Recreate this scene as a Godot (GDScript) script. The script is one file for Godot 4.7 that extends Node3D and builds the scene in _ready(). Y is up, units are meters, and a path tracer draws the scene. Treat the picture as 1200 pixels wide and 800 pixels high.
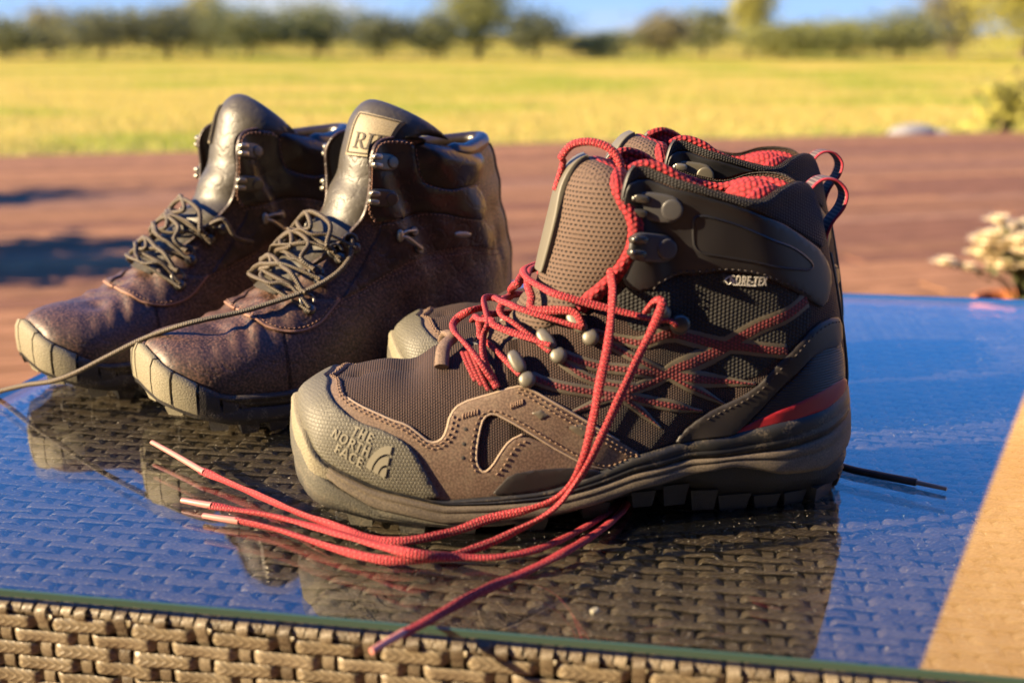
extends Node3D

const GLASS := 0.45          # height of the glass table top above the deck
var M := {}
var rng := RandomNumberGenerator.new()


func _ready() -> void:
	rng.seed = 11
	camera_and_light()
	make_materials()
	setting()
	far_plants()
	table()
	pot_and_chair()
	var trail := trail_boot("trail_boot", 1.0)
	trail.position = Vector3(0.182, GLASS, -0.565)
	trail.rotation.y = deg_to_rad(4.0)
	tag(trail, "near brown and black trail boot with red laces spilling over the front table edge", "boot", "pair of red laced trail boots")
	trail_near_laces(trail)
	var trail_far := trail_boot("trail_boot", -1.0)
	trail_far.position = Vector3(0.218, GLASS, -0.700)
	trail_far.rotation.y = deg_to_rad(6.0)
	tag(trail_far, "far red laced trail boot mostly hidden behind its near twin, grey toe showing", "boot", "pair of red laced trail boots")
	trail_far_laces(trail_far)
	var hike := leather_boot("leather_boot", 1.0)
	hike.position = Vector3(-0.005, GLASS, -0.80)
	hike.rotation.y = deg_to_rad(33.0)
	tag(hike, "near dark brown leather boot with one long lace running off the left table edge", "boot", "pair of brown leather boots")
	leather_near_laces(hike)
	var hike_far := leather_boot("leather_boot", -1.0)
	hike_far.position = Vector3(-0.113, GLASS, -0.875)
	hike_far.rotation.y = deg_to_rad(37.0)
	tag(hike_far, "far dark brown leather boot at the left, behind the lace and its twin", "boot", "pair of brown leather boots")
	leather_far_laces(hike_far)
	debris()


func camera_and_light() -> void:
	var cam := Camera3D.new()
	cam.name = "camera"
	add_child(cam)
	cam.position = Vector3(0, GLASS + 0.235, 0)
	cam.rotation.x = -atan(360.0 / 1300.0)
	cam.near = 0.02
	cam.far = 900.0
	var at := CameraAttributesPhysical.new()
	at.frustum_focal_length = 56.9
	at.frustum_focus_distance = 0.61
	at.exposure_aperture = 8.3
	at.frustum_near = 0.02
	at.frustum_far = 900.0
	cam.attributes = at
	cam.fov = 2.0 * rad_to_deg(atan(400.0 / 1300.0))
	cam.current = true
	var we := WorldEnvironment.new()
	we.name = "world_environment"
	var e := Environment.new()
	e.background_mode = Environment.BG_SKY
	var sky := Sky.new()
	var pan := PanoramaSkyMaterial.new()
	pan.panorama = sky_image()
	sky.sky_material = pan
	e.sky = sky
	e.tonemap_mode = Environment.TONE_MAPPER_LINEAR
	e.tonemap_exposure = 4.1
	e.sdfgi_enabled = true
	e.ssao_enabled = true
	e.ssil_enabled = true
	we.environment = e
	add_child(we)
	var sun := DirectionalLight3D.new()
	sun.name = "sun"
	sun.light_color = Color(1.0, 0.89, 0.71)
	sun.light_energy = 1.6
	sun.light_angular_distance = 0.5
	sun.shadow_enabled = true
	var el := deg_to_rad(23.0)
	var az := deg_to_rad(12.0)
	var towards := Vector3(-cos(el) * cos(az), sin(el), cos(el) * sin(az))
	add_child(sun)
	sun.look_at_from_position(Vector3.ZERO, -towards, Vector3.UP)


# a clear late afternoon sky: pale near the horizon, deep blue above, a few thin clouds low down
func sky_image() -> ImageTexture:
	var w := 1024
	var h := 512
	var im := Image.create(w, h, false, Image.FORMAT_RGBF)
	var n := FastNoiseLite.new()
	n.seed = 4
	n.frequency = 1.0
	n.fractal_octaves = 4
	for y in h:
		var el := (0.5 - (y + 0.5) / h) * PI
		var s := sin(el)
		for x in w:
			var c: Color
			if s < 0.0:
				c = Color(0.10, 0.09, 0.06)
			else:
				c = Color(0.115, 0.18, 0.29).lerp(Color(0.022, 0.105, 0.31), smoothstep(0.0, 0.20, s)).lerp(Color(0.012, 0.065, 0.26), smoothstep(0.2, 0.7, s))
				var az := (x + 0.5) / w * TAU
				var d := Vector3(cos(az) * cos(el), s * 4.0, sin(az) * cos(el))
				var k := smoothstep(-0.12, 0.30, n.get_noise_3dv(d * 3.2)) * smoothstep(0.14, 0.01, s) * 0.85
				c = c.lerp(Color(0.20, 0.205, 0.215), k)
			im.set_pixel(x, y, c)
	return ImageTexture.create_from_image(im)


# outlines on the boots' skin as u, v pairs
const TRAIL_TRACE := {
	"toe_cap": [0.0394, 0.6277, 0.0864, 0.4974, 0.1167, 0.4512, 0.1412, 0.4178, 0.1637, 0.3537, 0.1781, 0.3372, 0.1915, 0.329, 0.2226, 0.2823, 0.2431, 0.217, 0.2579, 0.1429, 0.2728, 0.0706, 0.2858, 0.0038],
	"mudguard": [0.0551, 0.7167, 0.1135, 0.5729, 0.1399, 0.515, 0.1548, 0.4818, 0.1696, 0.4466, 0.1991, 0.3951, 0.2253, 0.369, 0.2439, 0.3209, 0.2649, 0.2714, 0.2796, 0.2807, 0.2861, 0.324, 0.2888, 0.418, 0.2986, 0.4775, 0.3252, 0.5195, 0.3539, 0.5475, 0.3664, 0.5302, 0.3926, 0.4227, 0.4234, 0.2907, 0.4551, 0.1578, 0.4852, 0.0074, 0.4683, 0, 0.4405, 0.008, 0.4205, 0.0799, 0.3935, 0.2017, 0.3661, 0.3108, 0.3455, 0.3806, 0.331, 0.4212, 0.3221, 0.4017, 0.3187, 0.3338, 0.3162, 0.2307, 0.3173, 0.1699, 0.3234, 0.1334, 0.3311, 0.1654, 0.3381, 0.2247, 0.3471, 0.2819, 0.3595, 0.3033, 0.3898, 0.2223, 0.4222, 0.0713, 0.4365, 0],
	"shaded_side_guard": [0.347, 0.1277, 0.3382, 0.0801, 0.328, 0.0219, 0.3572, 0.006, 0.3811, 0.0005, 0.4048, 0, 0.4286, 0, 0.4365, 0, 0.4204, 0.0696, 0.4007, 0.1111, 0.3733, 0.136],
	"quarter_panel": [0.5105, 0.875, 0.5007, 0.6936, 0.5125, 0.5783, 0.6201, 0.4065, 0.6871, 0.3421, 0.6585, 0.3124, 0.7231, 0.2699, 0.801, 0.3701, 0.8488, 0.4193, 0.8608, 0.468, 0.8451, 0.5217, 0.7939, 0.5893, 0.7401, 0.5886, 0.668, 0.5434, 0.5772, 0.5895],
	"ankle_panel": [0.619, 0.9792, 0.6497, 0.8643, 0.6976, 0.8448, 0.738, 0.8819, 0.7872, 0.888, 0.8222, 0.8116, 0.8649, 0.6935, 0.9092, 0.6039, 0.9189, 0.5353, 0.8854, 0.4518, 0.859, 0.4945, 0.8151, 0.5788, 0.784, 0.605, 0.7412, 0.5964, 0.6948, 0.5645, 0.6372, 0.5551, 0.5804, 0.595, 0.5443, 0.6882, 0.5281, 0.8048, 0.5329, 0.9191, 0.5476, 0.9792, 0.5873, 0.9792],
	"ankle_stitch": [0.863, 0.497, 0.8464, 0.5309, 0.8158, 0.5838, 0.785, 0.6133, 0.7424, 0.6042, 0.6961, 0.5715, 0.6394, 0.5601, 0.583, 0.5987],
	"ankle_emboss": [0.724, 0.7697, 0.7828, 0.7761, 0.835, 0.6897, 0.8742, 0.6002, 0.8714, 0.581, 0.8546, 0.5865, 0.8002, 0.6441, 0.7471, 0.6395, 0.7031, 0.6237, 0.7111, 0.6947],
	"collar_mesh": [0.619, 0.9792, 0.6587, 0.9792, 0.6856, 0.9337, 0.7128, 0.9673, 0.762, 0.9711, 0.8011, 0.9686, 0.8282, 0.9493, 0.873, 0.9792, 0.9181, 0.9666, 0.9486, 0.859, 0.9466, 0.7316, 0.9199, 0.6091, 0.8657, 0.6991, 0.823, 0.8199, 0.788, 0.9045, 0.7388, 0.8968, 0.6986, 0.8554, 0.6512, 0.8707],
	"heel_counter": [0.926, 0.3479, 0.8756, 0.3567, 0.8271, 0.3106, 0.7808, 0.2415, 0.734, 0.1694, 0.6859, 0.0702, 0.7694, 0.0204, 0.8428, 0.0241, 0.9189, 0.0781],
	"heel_strap": [0.9286, 0.4055, 0.8796, 0.4243, 0.838, 0.4058, 0.7916, 0.3493, 0.7464, 0.2728, 0.7059, 0.2307, 0.669, 0.2067, 0.6153, 0.1728, 0.5563, 0.1045, 0.5397, 0, 0.6201, 0.0037, 0.6665, 0.0029, 0.6981, 0.1126, 0.7546, 0.2099, 0.7999, 0.2866, 0.8544, 0.3414, 0.9152, 0.31],
	"heel_strap_stitch": [0.9212, 0.3937, 0.8799, 0.4109, 0.8417, 0.3924, 0.7928, 0.3347, 0.7474, 0.2569, 0.7052, 0.2144, 0.6697, 0.1893, 0.6189, 0.1521],
	"red_stripe": [0.6602, 0.0262, 0.7049, 0.1071, 0.7739, 0.1523, 0.826, 0.1826, 0.88, 0.1897, 0.927, 0.1671, 0.9315, 0.0746, 0.873, 0.0208, 0.8035, 0.0318, 0.7302, 0],
	"w1": [0.4451, 0.7356, 0.4753, 0.6192, 0.5308, 0.5006, 0.6752, 0.3861, 0.7338, 0.3811, 0.801, 0.3701],
	"w2": [0.8547, 0.5023, 0.7852, 0.4661, 0.7135, 0.389, 0.6767, 0.3591, 0.6253, 0.3455, 0.55, 0.3595, 0.4915, 0.3681, 0.4649, 0.3635],
	"w3": [0.4019, 0.6935, 0.4161, 0.6155, 0.443, 0.5285, 0.4842, 0.4529, 0.55, 0.3595],
	"w4": [0.403, 0.6456, 0.4155, 0.554, 0.4301, 0.4873, 0.4519, 0.4282, 0.4915, 0.3681],
	"w5": [0.3692, 0.5949, 0.3795, 0.5525, 0.4025, 0.4851, 0.4276, 0.4286, 0.4647, 0.3599],
	"w6": [0.4647, 0.3599, 0.4919, 0.3142, 0.5307, 0.2587, 0.5717, 0.2183, 0.6225, 0.1936],
	"w7": [0.4647, 0.3599, 0.4857, 0.2807, 0.5009, 0.2223, 0.519, 0.1536],
	"w8": [0.55, 0.3595, 0.591, 0.3187, 0.6745, 0.2866, 0.704, 0.2759, 0.7316, 0.2656],
	"w9": [0.55, 0.3595, 0.5864, 0.301, 0.6278, 0.2672, 0.6568, 0.2347, 0.6749, 0.2048],
	"w10": [0.4647, 0.3599, 0.4458, 0.3725, 0.4236, 0.3657, 0.4029, 0.3574],
	"w11": [0.4451, 0.7356, 0.4644, 0.6213, 0.4877, 0.52, 0.5199, 0.4336, 0.55, 0.3595],
	"hooks": [0.362, 0.6248, 0.399, 0.7188, 0.4403, 0.7546, 0.6019, 0.4829],
	"ankle_hooks": [0.6725, 0.7432, 0.6248, 0.6626],
	"tag": [0.7337, 0.5829, 0.7852, 0.595, 0.7823, 0.5608, 0.7298, 0.5511],
	"logo": [0.1495, 0.2307, 0.1782, 0.2113, 0.1903, 0.1833, 0.1769, 0.0774],
	"holes": [0.306, 0.3418, 0.3051, 0.2703, 0.3048, 0.2046],
	"tack": [0.3026, 0.4074, 0.3162, 0.4289],
	"tack_upper": [0.349, 0.4466, 0.3604, 0.4596],
	"badge_front": [0.3685, 0.3979, 0.3789, 0.4091, 0.3875, 0.3677, 0.3773, 0.3537],
	"badge_rear": [0.3987, 0.3071, 0.4157, 0.2969, 0.4313, 0.2361, 0.4153, 0.2254],
	"throat": [0.2615, 0.7647, 0.3028, 0.4911, 0.319, 0.5463, 0.3505, 0.6277],
}
const LEATHER_TRACE := {
	"throat_patch": [0.2063, 0.9792, 0.2409, 0.7014, 0.2638, 0.5649, 0.2856, 0.4771, 0.3057, 0.4355, 0.3243, 0.419, 0.3435, 0.4215, 0.359, 0.4367, 0.3775, 0.4863, 0.3944, 0.5278],
	"quarter": [0.3908, 0.5222, 0.4283, 0.5181, 0.4679, 0.5251, 0.5197, 0.5259, 0.568, 0.4889, 0.6344, 0.4553, 0.7118, 0.4573, 0.7708, 0.4706, 0.8573, 0.4281, 0.8236, 0.5535, 0.7632, 0.5712, 0.7218, 0.5787, 0.69, 0.5868, 0.6527, 0.5811, 0.5929, 0.6162, 0.5276, 0.7685],
	"quarter_top": [0.5297, 0.7749, 0.5959, 0.6186, 0.6547, 0.5856, 0.691, 0.5924, 0.7227, 0.5845, 0.7642, 0.5773, 0.8248, 0.5594],
	"quarter_low": [0.364, 0.4515, 0.3899, 0.5119, 0.4273, 0.5089, 0.4666, 0.5168, 0.5181, 0.5194, 0.566, 0.4841, 0.6319, 0.4508, 0.7107, 0.4519, 0.7699, 0.4647, 0.856, 0.4223],
	"cuff": [0.5297, 0.7749, 0.6139, 0.5953, 0.69, 0.5868, 0.7218, 0.5787, 0.7632, 0.5712, 0.8236, 0.5535, 0.8258, 0.696, 0.7841, 0.6899, 0.741, 0.6686, 0.7051, 0.6817, 0.6998, 0.7292, 0.7132, 0.9321, 0.6667, 0.9792, 0.6508, 0.9792, 0.6111, 0.9792, 0.5476, 0.9792, 0.5268, 0.9056],
	"cuff_stitch": [0.5337, 0.7733, 0.5306, 0.9022, 0.5476, 0.9792, 0.6111, 0.9792, 0.6429, 0.9792, 0.6651, 0.9443, 0.7096, 0.9083],
	"collar": [0.7144, 0.9331, 0.7056, 0.7802, 0.7031, 0.7153, 0.7106, 0.6818, 0.7414, 0.6721, 0.7845, 0.6936, 0.8408, 0.711, 0.8727, 0.8273, 0.805, 0.9217, 0.7585, 0.942],
	"collar_stitch": [0.7112, 0.8915, 0.7032, 0.78, 0.7001, 0.7117, 0.7083, 0.6753, 0.7401, 0.6617, 0.7831, 0.6827, 0.8273, 0.7029],
	"heel_low": [0.8554, 0.2498, 0.8096, 0.2298, 0.7741, 0.1843, 0.7316, 0.0947],
	"hooks": [0.3448, 0.5484, 0.3756, 0.716, 0.4252, 0.7923, 0.4601, 0.7898],
	"top_hooks": [0.6427, 0.8237, 0.585, 0.7702],
	"dring": [0.5828, 0.5892, 0.6516, 0.5365, 0.6398, 0.4867],
	"tag": [0.7358, 0.522, 0.7743, 0.5218, 0.7706, 0.498, 0.732, 0.4987],
	"dent": [0.7547, 0.3673],
}


# ---------------------------------------------------------------- helpers
func tag(o: Node, label: String, category := "", group := "", kind := "") -> void:
	if label:
		o.set_meta("label", label)
	if category:
		o.set_meta("category", category)
	if group:
		o.set_meta("group", group)
	if kind:
		o.set_meta("kind", kind)


func root(called: String, at := Vector3.ZERO, turn := 0.0) -> Node3D:
	var o := Node3D.new()
	o.name = called
	add_child(o, true)
	o.position = at
	o.rotation.y = turn
	return o


# collects triangles that share vertices; commits them with smooth normals
class MB:
	var v := PackedVector3Array()
	var uv := PackedVector2Array()
	var ix := PackedInt32Array()
	var n := PackedVector3Array()

	func p(a: Vector3, t := Vector2.ZERO) -> int:
		v.append(a)
		uv.append(t)
		return v.size() - 1

	func t3(a: int, b: int, c: int) -> void:
		ix.append(a)
		ix.append(b)
		ix.append(c)

	# a quad a-b-c-d counter-clockwise seen from the outside
	func q4(a: int, b: int, c: int, d: int) -> void:
		t3(a, c, b)
		t3(a, d, c)

	# a triangle wound so that its front looks along HINT
	func th(a: int, b: int, c: int, hint: Vector3) -> void:
		if (v[c] - v[a]).cross(v[b] - v[a]).dot(hint) >= 0.0:
			t3(a, b, c)
		else:
			t3(a, c, b)

	func grid(rows: Array, uvs: Array, flip := false, closed := false) -> void:
		var first := v.size()
		var m: int = rows[0].size()
		for i in rows.size():
			for j in m:
				p(rows[i][j], uvs[i][j] if uvs.size() else Vector2.ZERO)
		for i in rows.size() - 1:
			for j in (m if closed else m - 1):
				var k := (j + 1) % m
				var a := first + i * m + j
				var b := first + i * m + k
				var c := first + (i + 1) * m + k
				var d := first + (i + 1) * m + j
				if flip:
					q4(a, d, c, b)
				else:
					q4(a, b, c, d)

	func fan(ring: Array, hint: Vector3) -> void:
		var mid := Vector3.ZERO
		for r in ring:
			mid += r
		mid /= ring.size()
		var c := p(mid)
		var f := v.size()
		for r in ring:
			p(r)
		for i in ring.size():
			th(c, f + i, f + (i + 1) % ring.size(), hint)

	func box(c: Vector3, bx: Basis, s: Vector3) -> void:
		for ax in 3:
			for sg in [-1.0, 1.0]:
				var nn := Vector3.ZERO
				nn[ax] = sg
				var a := Vector3.ZERO
				var b := Vector3.ZERO
				a[(ax + 1) % 3] = 1.0
				b[(ax + 2) % 3] = 1.0
				var q := [nn - a - b, nn + a - b, nn + a + b, nn - a + b]
				var f := v.size()
				for k in 4:
					p(c + bx * (q[k] * s * 0.5), Vector2((q[k].dot(a) + 1) * 0.5, (q[k].dot(b) + 1) * 0.5))
				th(f, f + 1, f + 2, bx * nn)
				th(f, f + 2, f + 3, bx * nn)

	# box with cut edges
	func bevel_box(c: Vector3, bx: Basis, s: Vector3, e: float) -> void:
		var h := s * 0.5
		var idx := {}
		for sx in [-1, 1]:
			for sy in [-1, 1]:
				for sz in [-1, 1]:
					var sg := Vector3(sx, sy, sz)
					for ax in 3:
						var q := sg * h
						for o in 3:
							if o != ax:
								q[o] -= sg[o] * e
						idx[[sx, sy, sz, ax]] = p(c + bx * q)
		var at := func(sg: Vector3, ax: int) -> int:
			return idx[[int(sg.x), int(sg.y), int(sg.z), ax]]
		for ax in 3:
			for sgn in [-1.0, 1.0]:
				var nn := Vector3.ZERO
				nn[ax] = sgn
				var a := Vector3.ZERO
				var b := Vector3.ZERO
				a[(ax + 1) % 3] = 1.0
				b[(ax + 2) % 3] = 1.0
				var r := [at.call(nn - a - b, ax), at.call(nn + a - b, ax), at.call(nn + a + b, ax), at.call(nn - a + b, ax)]
				th(r[0], r[1], r[2], bx * nn)
				th(r[0], r[2], r[3], bx * nn)
				# the cut edge to the next axis
				for s2 in [-1.0, 1.0]:
					var m2: Vector3 = a * s2
					var e1: int = at.call(nn + m2 - b, ax)
					var e2: int = at.call(nn + m2 + b, ax)
					var f1: int = at.call(nn + m2 - b, (ax + 1) % 3)
					var f2: int = at.call(nn + m2 + b, (ax + 1) % 3)
					th(e1, e2, f2, bx * (nn + m2))
					th(e1, f2, f1, bx * (nn + m2))
		for sx in [-1, 1]:
			for sy in [-1, 1]:
				for sz in [-1, 1]:
					th(idx[[sx, sy, sz, 0]], idx[[sx, sy, sz, 1]], idx[[sx, sy, sz, 2]], bx * Vector3(sx, sy, sz))

	# superellipsoid: e 1 is round, 0.3 boxy
	func lump(c: Vector3, bx: Basis, s: Vector3, e1 := 1.0, e2 := 1.0, nu := 14, nv := 9) -> void:
		var rows := []
		for j in nv:
			var ph := lerpf(-PI / 2, PI / 2, float(j) / (nv - 1))
			var row := []
			for i in nu:
				var th_ := TAU * i / nu
				var f := func(w: float, e: float) -> float: return signf(w) * pow(absf(w), e)
				row.append(c + bx * (Vector3(f.call(cos(ph), e1) * f.call(cos(th_), e2), f.call(sin(ph), e1), f.call(cos(ph), e1) * f.call(sin(th_), e2)) * s))
			rows.append(row)
		var fl := bx.determinant() < 0.0
		grid(rows, [], not fl, true)

	func smooth_normals() -> void:
		n = PackedVector3Array()
		n.resize(v.size())
		for i in range(0, ix.size(), 3):
			var a := ix[i]
			var b := ix[i + 1]
			var c := ix[i + 2]
			var f := (v[c] - v[a]).cross(v[b] - v[a])
			n[a] += f
			n[b] += f
			n[c] += f
		for i in n.size():
			n[i] = n[i].normalized() if n[i].length_squared() > 1e-30 else Vector3.UP

	func mesh(flat := false) -> ArrayMesh:
		if flat:
			var v2 := PackedVector3Array()
			var u2 := PackedVector2Array()
			for i in ix:
				v2.append(v[i])
				u2.append(uv[i])
			v = v2
			uv = u2
			ix = PackedInt32Array(range(v.size()))
		if n.size() != v.size():
			smooth_normals()
		var a := []
		a.resize(Mesh.ARRAY_MAX)
		a[Mesh.ARRAY_VERTEX] = v
		a[Mesh.ARRAY_NORMAL] = n
		a[Mesh.ARRAY_TEX_UV] = uv
		a[Mesh.ARRAY_INDEX] = ix
		var m := ArrayMesh.new()
		m.add_surface_from_arrays(Mesh.PRIMITIVE_TRIANGLES, a)
		return m


func put(called: String, mb: MB, m: Material, parent: Node, flat := false) -> MeshInstance3D:
	return put_mesh(called, mb.mesh(flat), m, parent)


func put_mesh(called: String, mesh: Mesh, m: Material, parent: Node) -> MeshInstance3D:
	var o := MeshInstance3D.new()
	o.name = called
	o.mesh = mesh
	o.material_override = m
	parent.add_child(o, true)
	return o


func stuff(o: Node) -> void:
	o.set_meta("kind", "stuff")


# points along a smooth curve through PTS
func curve(pts: Array, step := 0.002) -> Array:
	var out := []
	for i in pts.size() - 1:
		var p0: Vector3 = pts[maxi(i - 1, 0)]
		var p1: Vector3 = pts[i]
		var p2: Vector3 = pts[i + 1]
		var p3: Vector3 = pts[mini(i + 2, pts.size() - 1)]
		var k := maxi(2, int(ceil(p1.distance_to(p2) / step)))
		for j in k:
			out.append(p1.cubic_interpolate(p2, p0, p3, float(j) / k))
	out.append(pts[-1])
	return out


# a round or flattened cord through PTS, closed at both ends
func tube(mb: MB, pts: Array, r: float, sides := 9, flat := 1.0, up := Vector3.ZERO, taper := 0.0, twist := 0.0) -> void:
	var rows := []
	var uvs := []
	var side := Vector3.ZERO
	var run := 0.0
	var total := 0.0
	for i in pts.size() - 1:
		total += pts[i].distance_to(pts[i + 1])
	for i in pts.size():
		var t: Vector3 = (pts[mini(i + 1, pts.size() - 1)] - pts[maxi(i - 1, 0)]).normalized()
		if t.length_squared() < 0.5:
			t = Vector3.RIGHT
		if side == Vector3.ZERO:
			side = t.cross(up if up != Vector3.ZERO else (Vector3.UP if absf(t.y) < 0.9 else Vector3.RIGHT)).normalized()
		elif up != Vector3.ZERO and absf(t.dot(up)) < 0.98:
			side = t.cross(up).normalized()
		else:
			side = (side - t * side.dot(t)).normalized()
		var b := side.cross(t).normalized()
		if i > 0:
			run += pts[i].distance_to(pts[i - 1])
		var rr := r * (1.0 - taper * run / maxf(total, 1e-6))
		var roll := 0.0
		if twist > 0.0:
			roll = twist * (sin(run * 38.0 + r * 9000.0) + 0.7 * sin(run * 91.0))
			rr *= 1.0 + 0.07 * sin(run * 127.0) + 0.05 * sin(run * 311.0)
		var row := []
		var ur := []
		for j in sides + 1:
			var a := TAU * j / sides
			var e := side * cos(a) * rr + b * sin(a) * rr * flat
			row.append(pts[i] + (e.rotated(t, roll) if twist > 0.0 else e))
			ur.append(Vector2(run, float(j) / sides))
		rows.append(row)
		uvs.append(ur)
	mb.grid(rows, uvs, true)
	for e in [0, rows.size() - 1]:
		var ring: Array = rows[e].slice(0, sides)
		mb.fan(ring, (pts[0] - pts[1]) if e == 0 else (pts[-1] - pts[-2]))


# a flat strap: width along ACROSS
func strap(mb: MB, pts: Array, width: float, thick: float, across: Vector3) -> void:
	var rows := []
	var uvs := []
	var run := 0.0
	for i in pts.size():
		var t: Vector3 = (pts[mini(i + 1, pts.size() - 1)] - pts[maxi(i - 1, 0)]).normalized()
		var nn := t.cross(across).normalized()
		if i > 0:
			run += pts[i].distance_to(pts[i - 1])
		var row := []
		var ur := []
		var prof := [[-1, -0.5], [-0.9, -1], [0.9, -1], [1, -0.5], [1, 0.5], [0.9, 1], [-0.9, 1], [-1, 0.5], [-1, -0.5]]
		for q in prof:
			row.append(pts[i] + across * width * 0.5 * q[0] + nn * thick * 0.5 * q[1])
			ur.append(Vector2(run, q[0] * 0.5 + 0.5))
		rows.append(row)
		uvs.append(ur)
	mb.grid(rows, uvs, false)
	mb.fan(rows[0].slice(0, 8), pts[0] - pts[1])
	mb.fan(rows[-1].slice(0, 8), pts[-1] - pts[-2])


func catmull(a: float, b: float, c: float, d: float, t: float) -> float:
	return 0.5 * (2.0 * b + (c - a) * t + (2.0 * a - 5.0 * b + 4.0 * c - d) * t * t + (3.0 * b - a - 3.0 * c + d) * t * t * t)


func table_at(keys: Array, x: float) -> float:
	for i in keys.size() - 1:
		if x <= keys[i + 1][0]:
			var t: float = clampf((x - keys[i][0]) / (keys[i + 1][0] - keys[i][0]), 0.0, 1.0)
			return lerpf(keys[i][1], keys[i + 1][1], t)
	return keys[-1][1]


# the skin of a boot: u runs from the toe tip (0) to the heel (1), above 0 on the outer side and below 0 on the inner; v from the sole (0) to the instep or collar (1)
class Form:
	var nu := 151
	var nv := 57
	var s := 1.0            # +1 left boot, -1 right boot
	var g := {}
	var gn := {}

	func _init(rows: Array, side_sign: float, bend: Callable) -> void:
		s = side_sign
		for side in [1, -1]:
			var pts := PackedVector3Array()
			pts.resize(nu * nv)
			var st := []
			for i in nu:
				var t := float(i) / (nu - 1) * (rows.size() - 1)
				var k := clampi(int(floor(t)), 0, rows.size() - 2)
				var f := t - k
				var r := []
				for c in 9:
					var p1: float = rows[k][c]
					var p2: float = rows[k + 1][c]
					var p0: float = rows[k - 1][c] if k > 0 else 2.0 * p1 - p2
					var p3: float = rows[k + 2][c] if k + 2 < rows.size() else 2.0 * p2 - p1
					r.append(0.5 * (2.0 * p1 + (p2 - p0) * f + (2.0 * p0 - 5.0 * p1 + 4.0 * p2 - p3) * f * f + (3.0 * p1 - p0 - 3.0 * p2 + p3) * f * f * f))
				if side < 0:
					r[2] = r[2] * r[8]
				st.append(r)
			for i in nu:
				var r: Array = st[i]
				var ra: Array = st[maxi(i - 1, 0)]
				var rb: Array = st[mini(i + 1, nu - 1)]
				var tx: float = rb[0] - ra[0]
				var tz: float = rb[2] - ra[2]
				var l := maxf(sqrt(tx * tx + tz * tz), 1e-9)
				var e: float = 2.0 / maxf(r[6], 1.0)
				for j in nv:
					var th := float(j) / (nv - 1) * PI / 2
					var a := pow(maxf(cos(th), 0.0), e) if j < nv - 1 else 0.0
					var c := pow(sin(th), e)
					var b: float = r[7] * sin(2.0 * th)
					var x: float = r[3] + (r[0] - r[3]) * a + b * tz / l
					var y: float = r[1] + (r[4] - r[1]) * c
					var z: float = r[5] + (r[2] - r[5]) * a - b * tx / l
					pts[i * nv + j] = Vector3(-x, y, z * side * s)
			g[side] = pts
		for k in 2:
			for side in [1, -1]:
				find_normals(side)
			if k == 0 and bend.is_valid():
				for side in [1, -1]:
					var pts: PackedVector3Array = g[side]
					for i in nu:
						for j in nv:
							var q := pts[i * nv + j]
							pts[i * nv + j] = q + gn[side][i * nv + j] * bend.call(q, side, float(i) / (nu - 1), float(j) / (nv - 1))
					g[side] = pts

	func find_normals(side: int) -> void:
		var pts: PackedVector3Array = g[side]
		var ns := PackedVector3Array()
		ns.resize(nu * nv)
		for i in nu:
			for j in nv:
				var du: Vector3 = pts[mini(i + 1, nu - 1) * nv + j] - pts[maxi(i - 1, 0) * nv + j]
				var dv: Vector3 = pts[i * nv + mini(j + 1, nv - 1)] - pts[i * nv + maxi(j - 1, 0)]
				var q := du.cross(dv) * side * s
				if (i == 0 or i == nu - 1 or j == nv - 1) and absf(pts[i * nv + j].z) < 1e-5:
					q.z = 0.0
				ns[i * nv + j] = q.normalized() if q.length_squared() > 1e-22 else Vector3.ZERO
		for i in nu:
			for j in nv:
				if ns[i * nv + j] == Vector3.ZERO:
					ns[i * nv + j] = ns[i * nv + maxi(j - 2, 0)] if j > 2 else ns[i * nv + j + 2]
		gn[side] = ns

	func pick(src: Dictionary, su: float, v: float) -> Vector3:
		var a: PackedVector3Array = src[1 if su >= 0.0 else -1]
		var x := clampf(absf(su), 0.0, 1.0) * (nu - 1)
		var y := clampf(v, 0.0, 1.0) * (nv - 1)
		var i := mini(int(x), nu - 2)
		var j := mini(int(y), nv - 2)
		var fx := x - i
		var fy := y - j
		return a[i * nv + j].lerp(a[(i + 1) * nv + j], fx).lerp(a[i * nv + j + 1].lerp(a[(i + 1) * nv + j + 1], fx), fy)

	func at(su: float, v: float, lift := 0.0) -> Vector3:
		return pick(g, su, v) + pick(gn, su, v) * lift if lift != 0.0 else pick(g, su, v)

	func nor(su: float, v: float) -> Vector3:
		return pick(gn, su, v).normalized()

	# a sheet of the skin between u0..u1 and v0..v1 on one side, lifted
	func sheet(mb: MB, u0: float, u1: float, v0: float, v1: float, lift: float, inside := false) -> void:
		var rows := []
		var uvs := []
		var i0 := int(absf(u0) * (nu - 1))
		var i1 := int(absf(u1) * (nu - 1))
		var j0 := int(v0 * (nv - 1))
		var j1 := int(v1 * (nv - 1))
		var side := 1 if u1 >= 0.0 else -1
		for i in range(i0, i1 + 1):
			var row := []
			var ur := []
			for j in range(j0, j1 + 1):
				row.append(g[side][i * nv + j] + gn[side][i * nv + j] * lift)
				ur.append(Vector2(i * 0.0024, j * 0.0018))
			rows.append(row)
			uvs.append(ur)
		mb.grid(rows, uvs, (side * s > 0.0) != inside)


const SU := 0.36
const SV := 0.105


func pairs(flat: Array) -> PackedVector2Array:
	var out := PackedVector2Array()
	for i in range(0, flat.size(), 2):
		out.append(Vector2(flat[i], flat[i + 1]))
	return out


func mirrored(p: PackedVector2Array) -> PackedVector2Array:
	var out := PackedVector2Array()
	for i in range(p.size() - 1, -1, -1):
		out.append(Vector2(-p[i].x, p[i].y))
	return out


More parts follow.
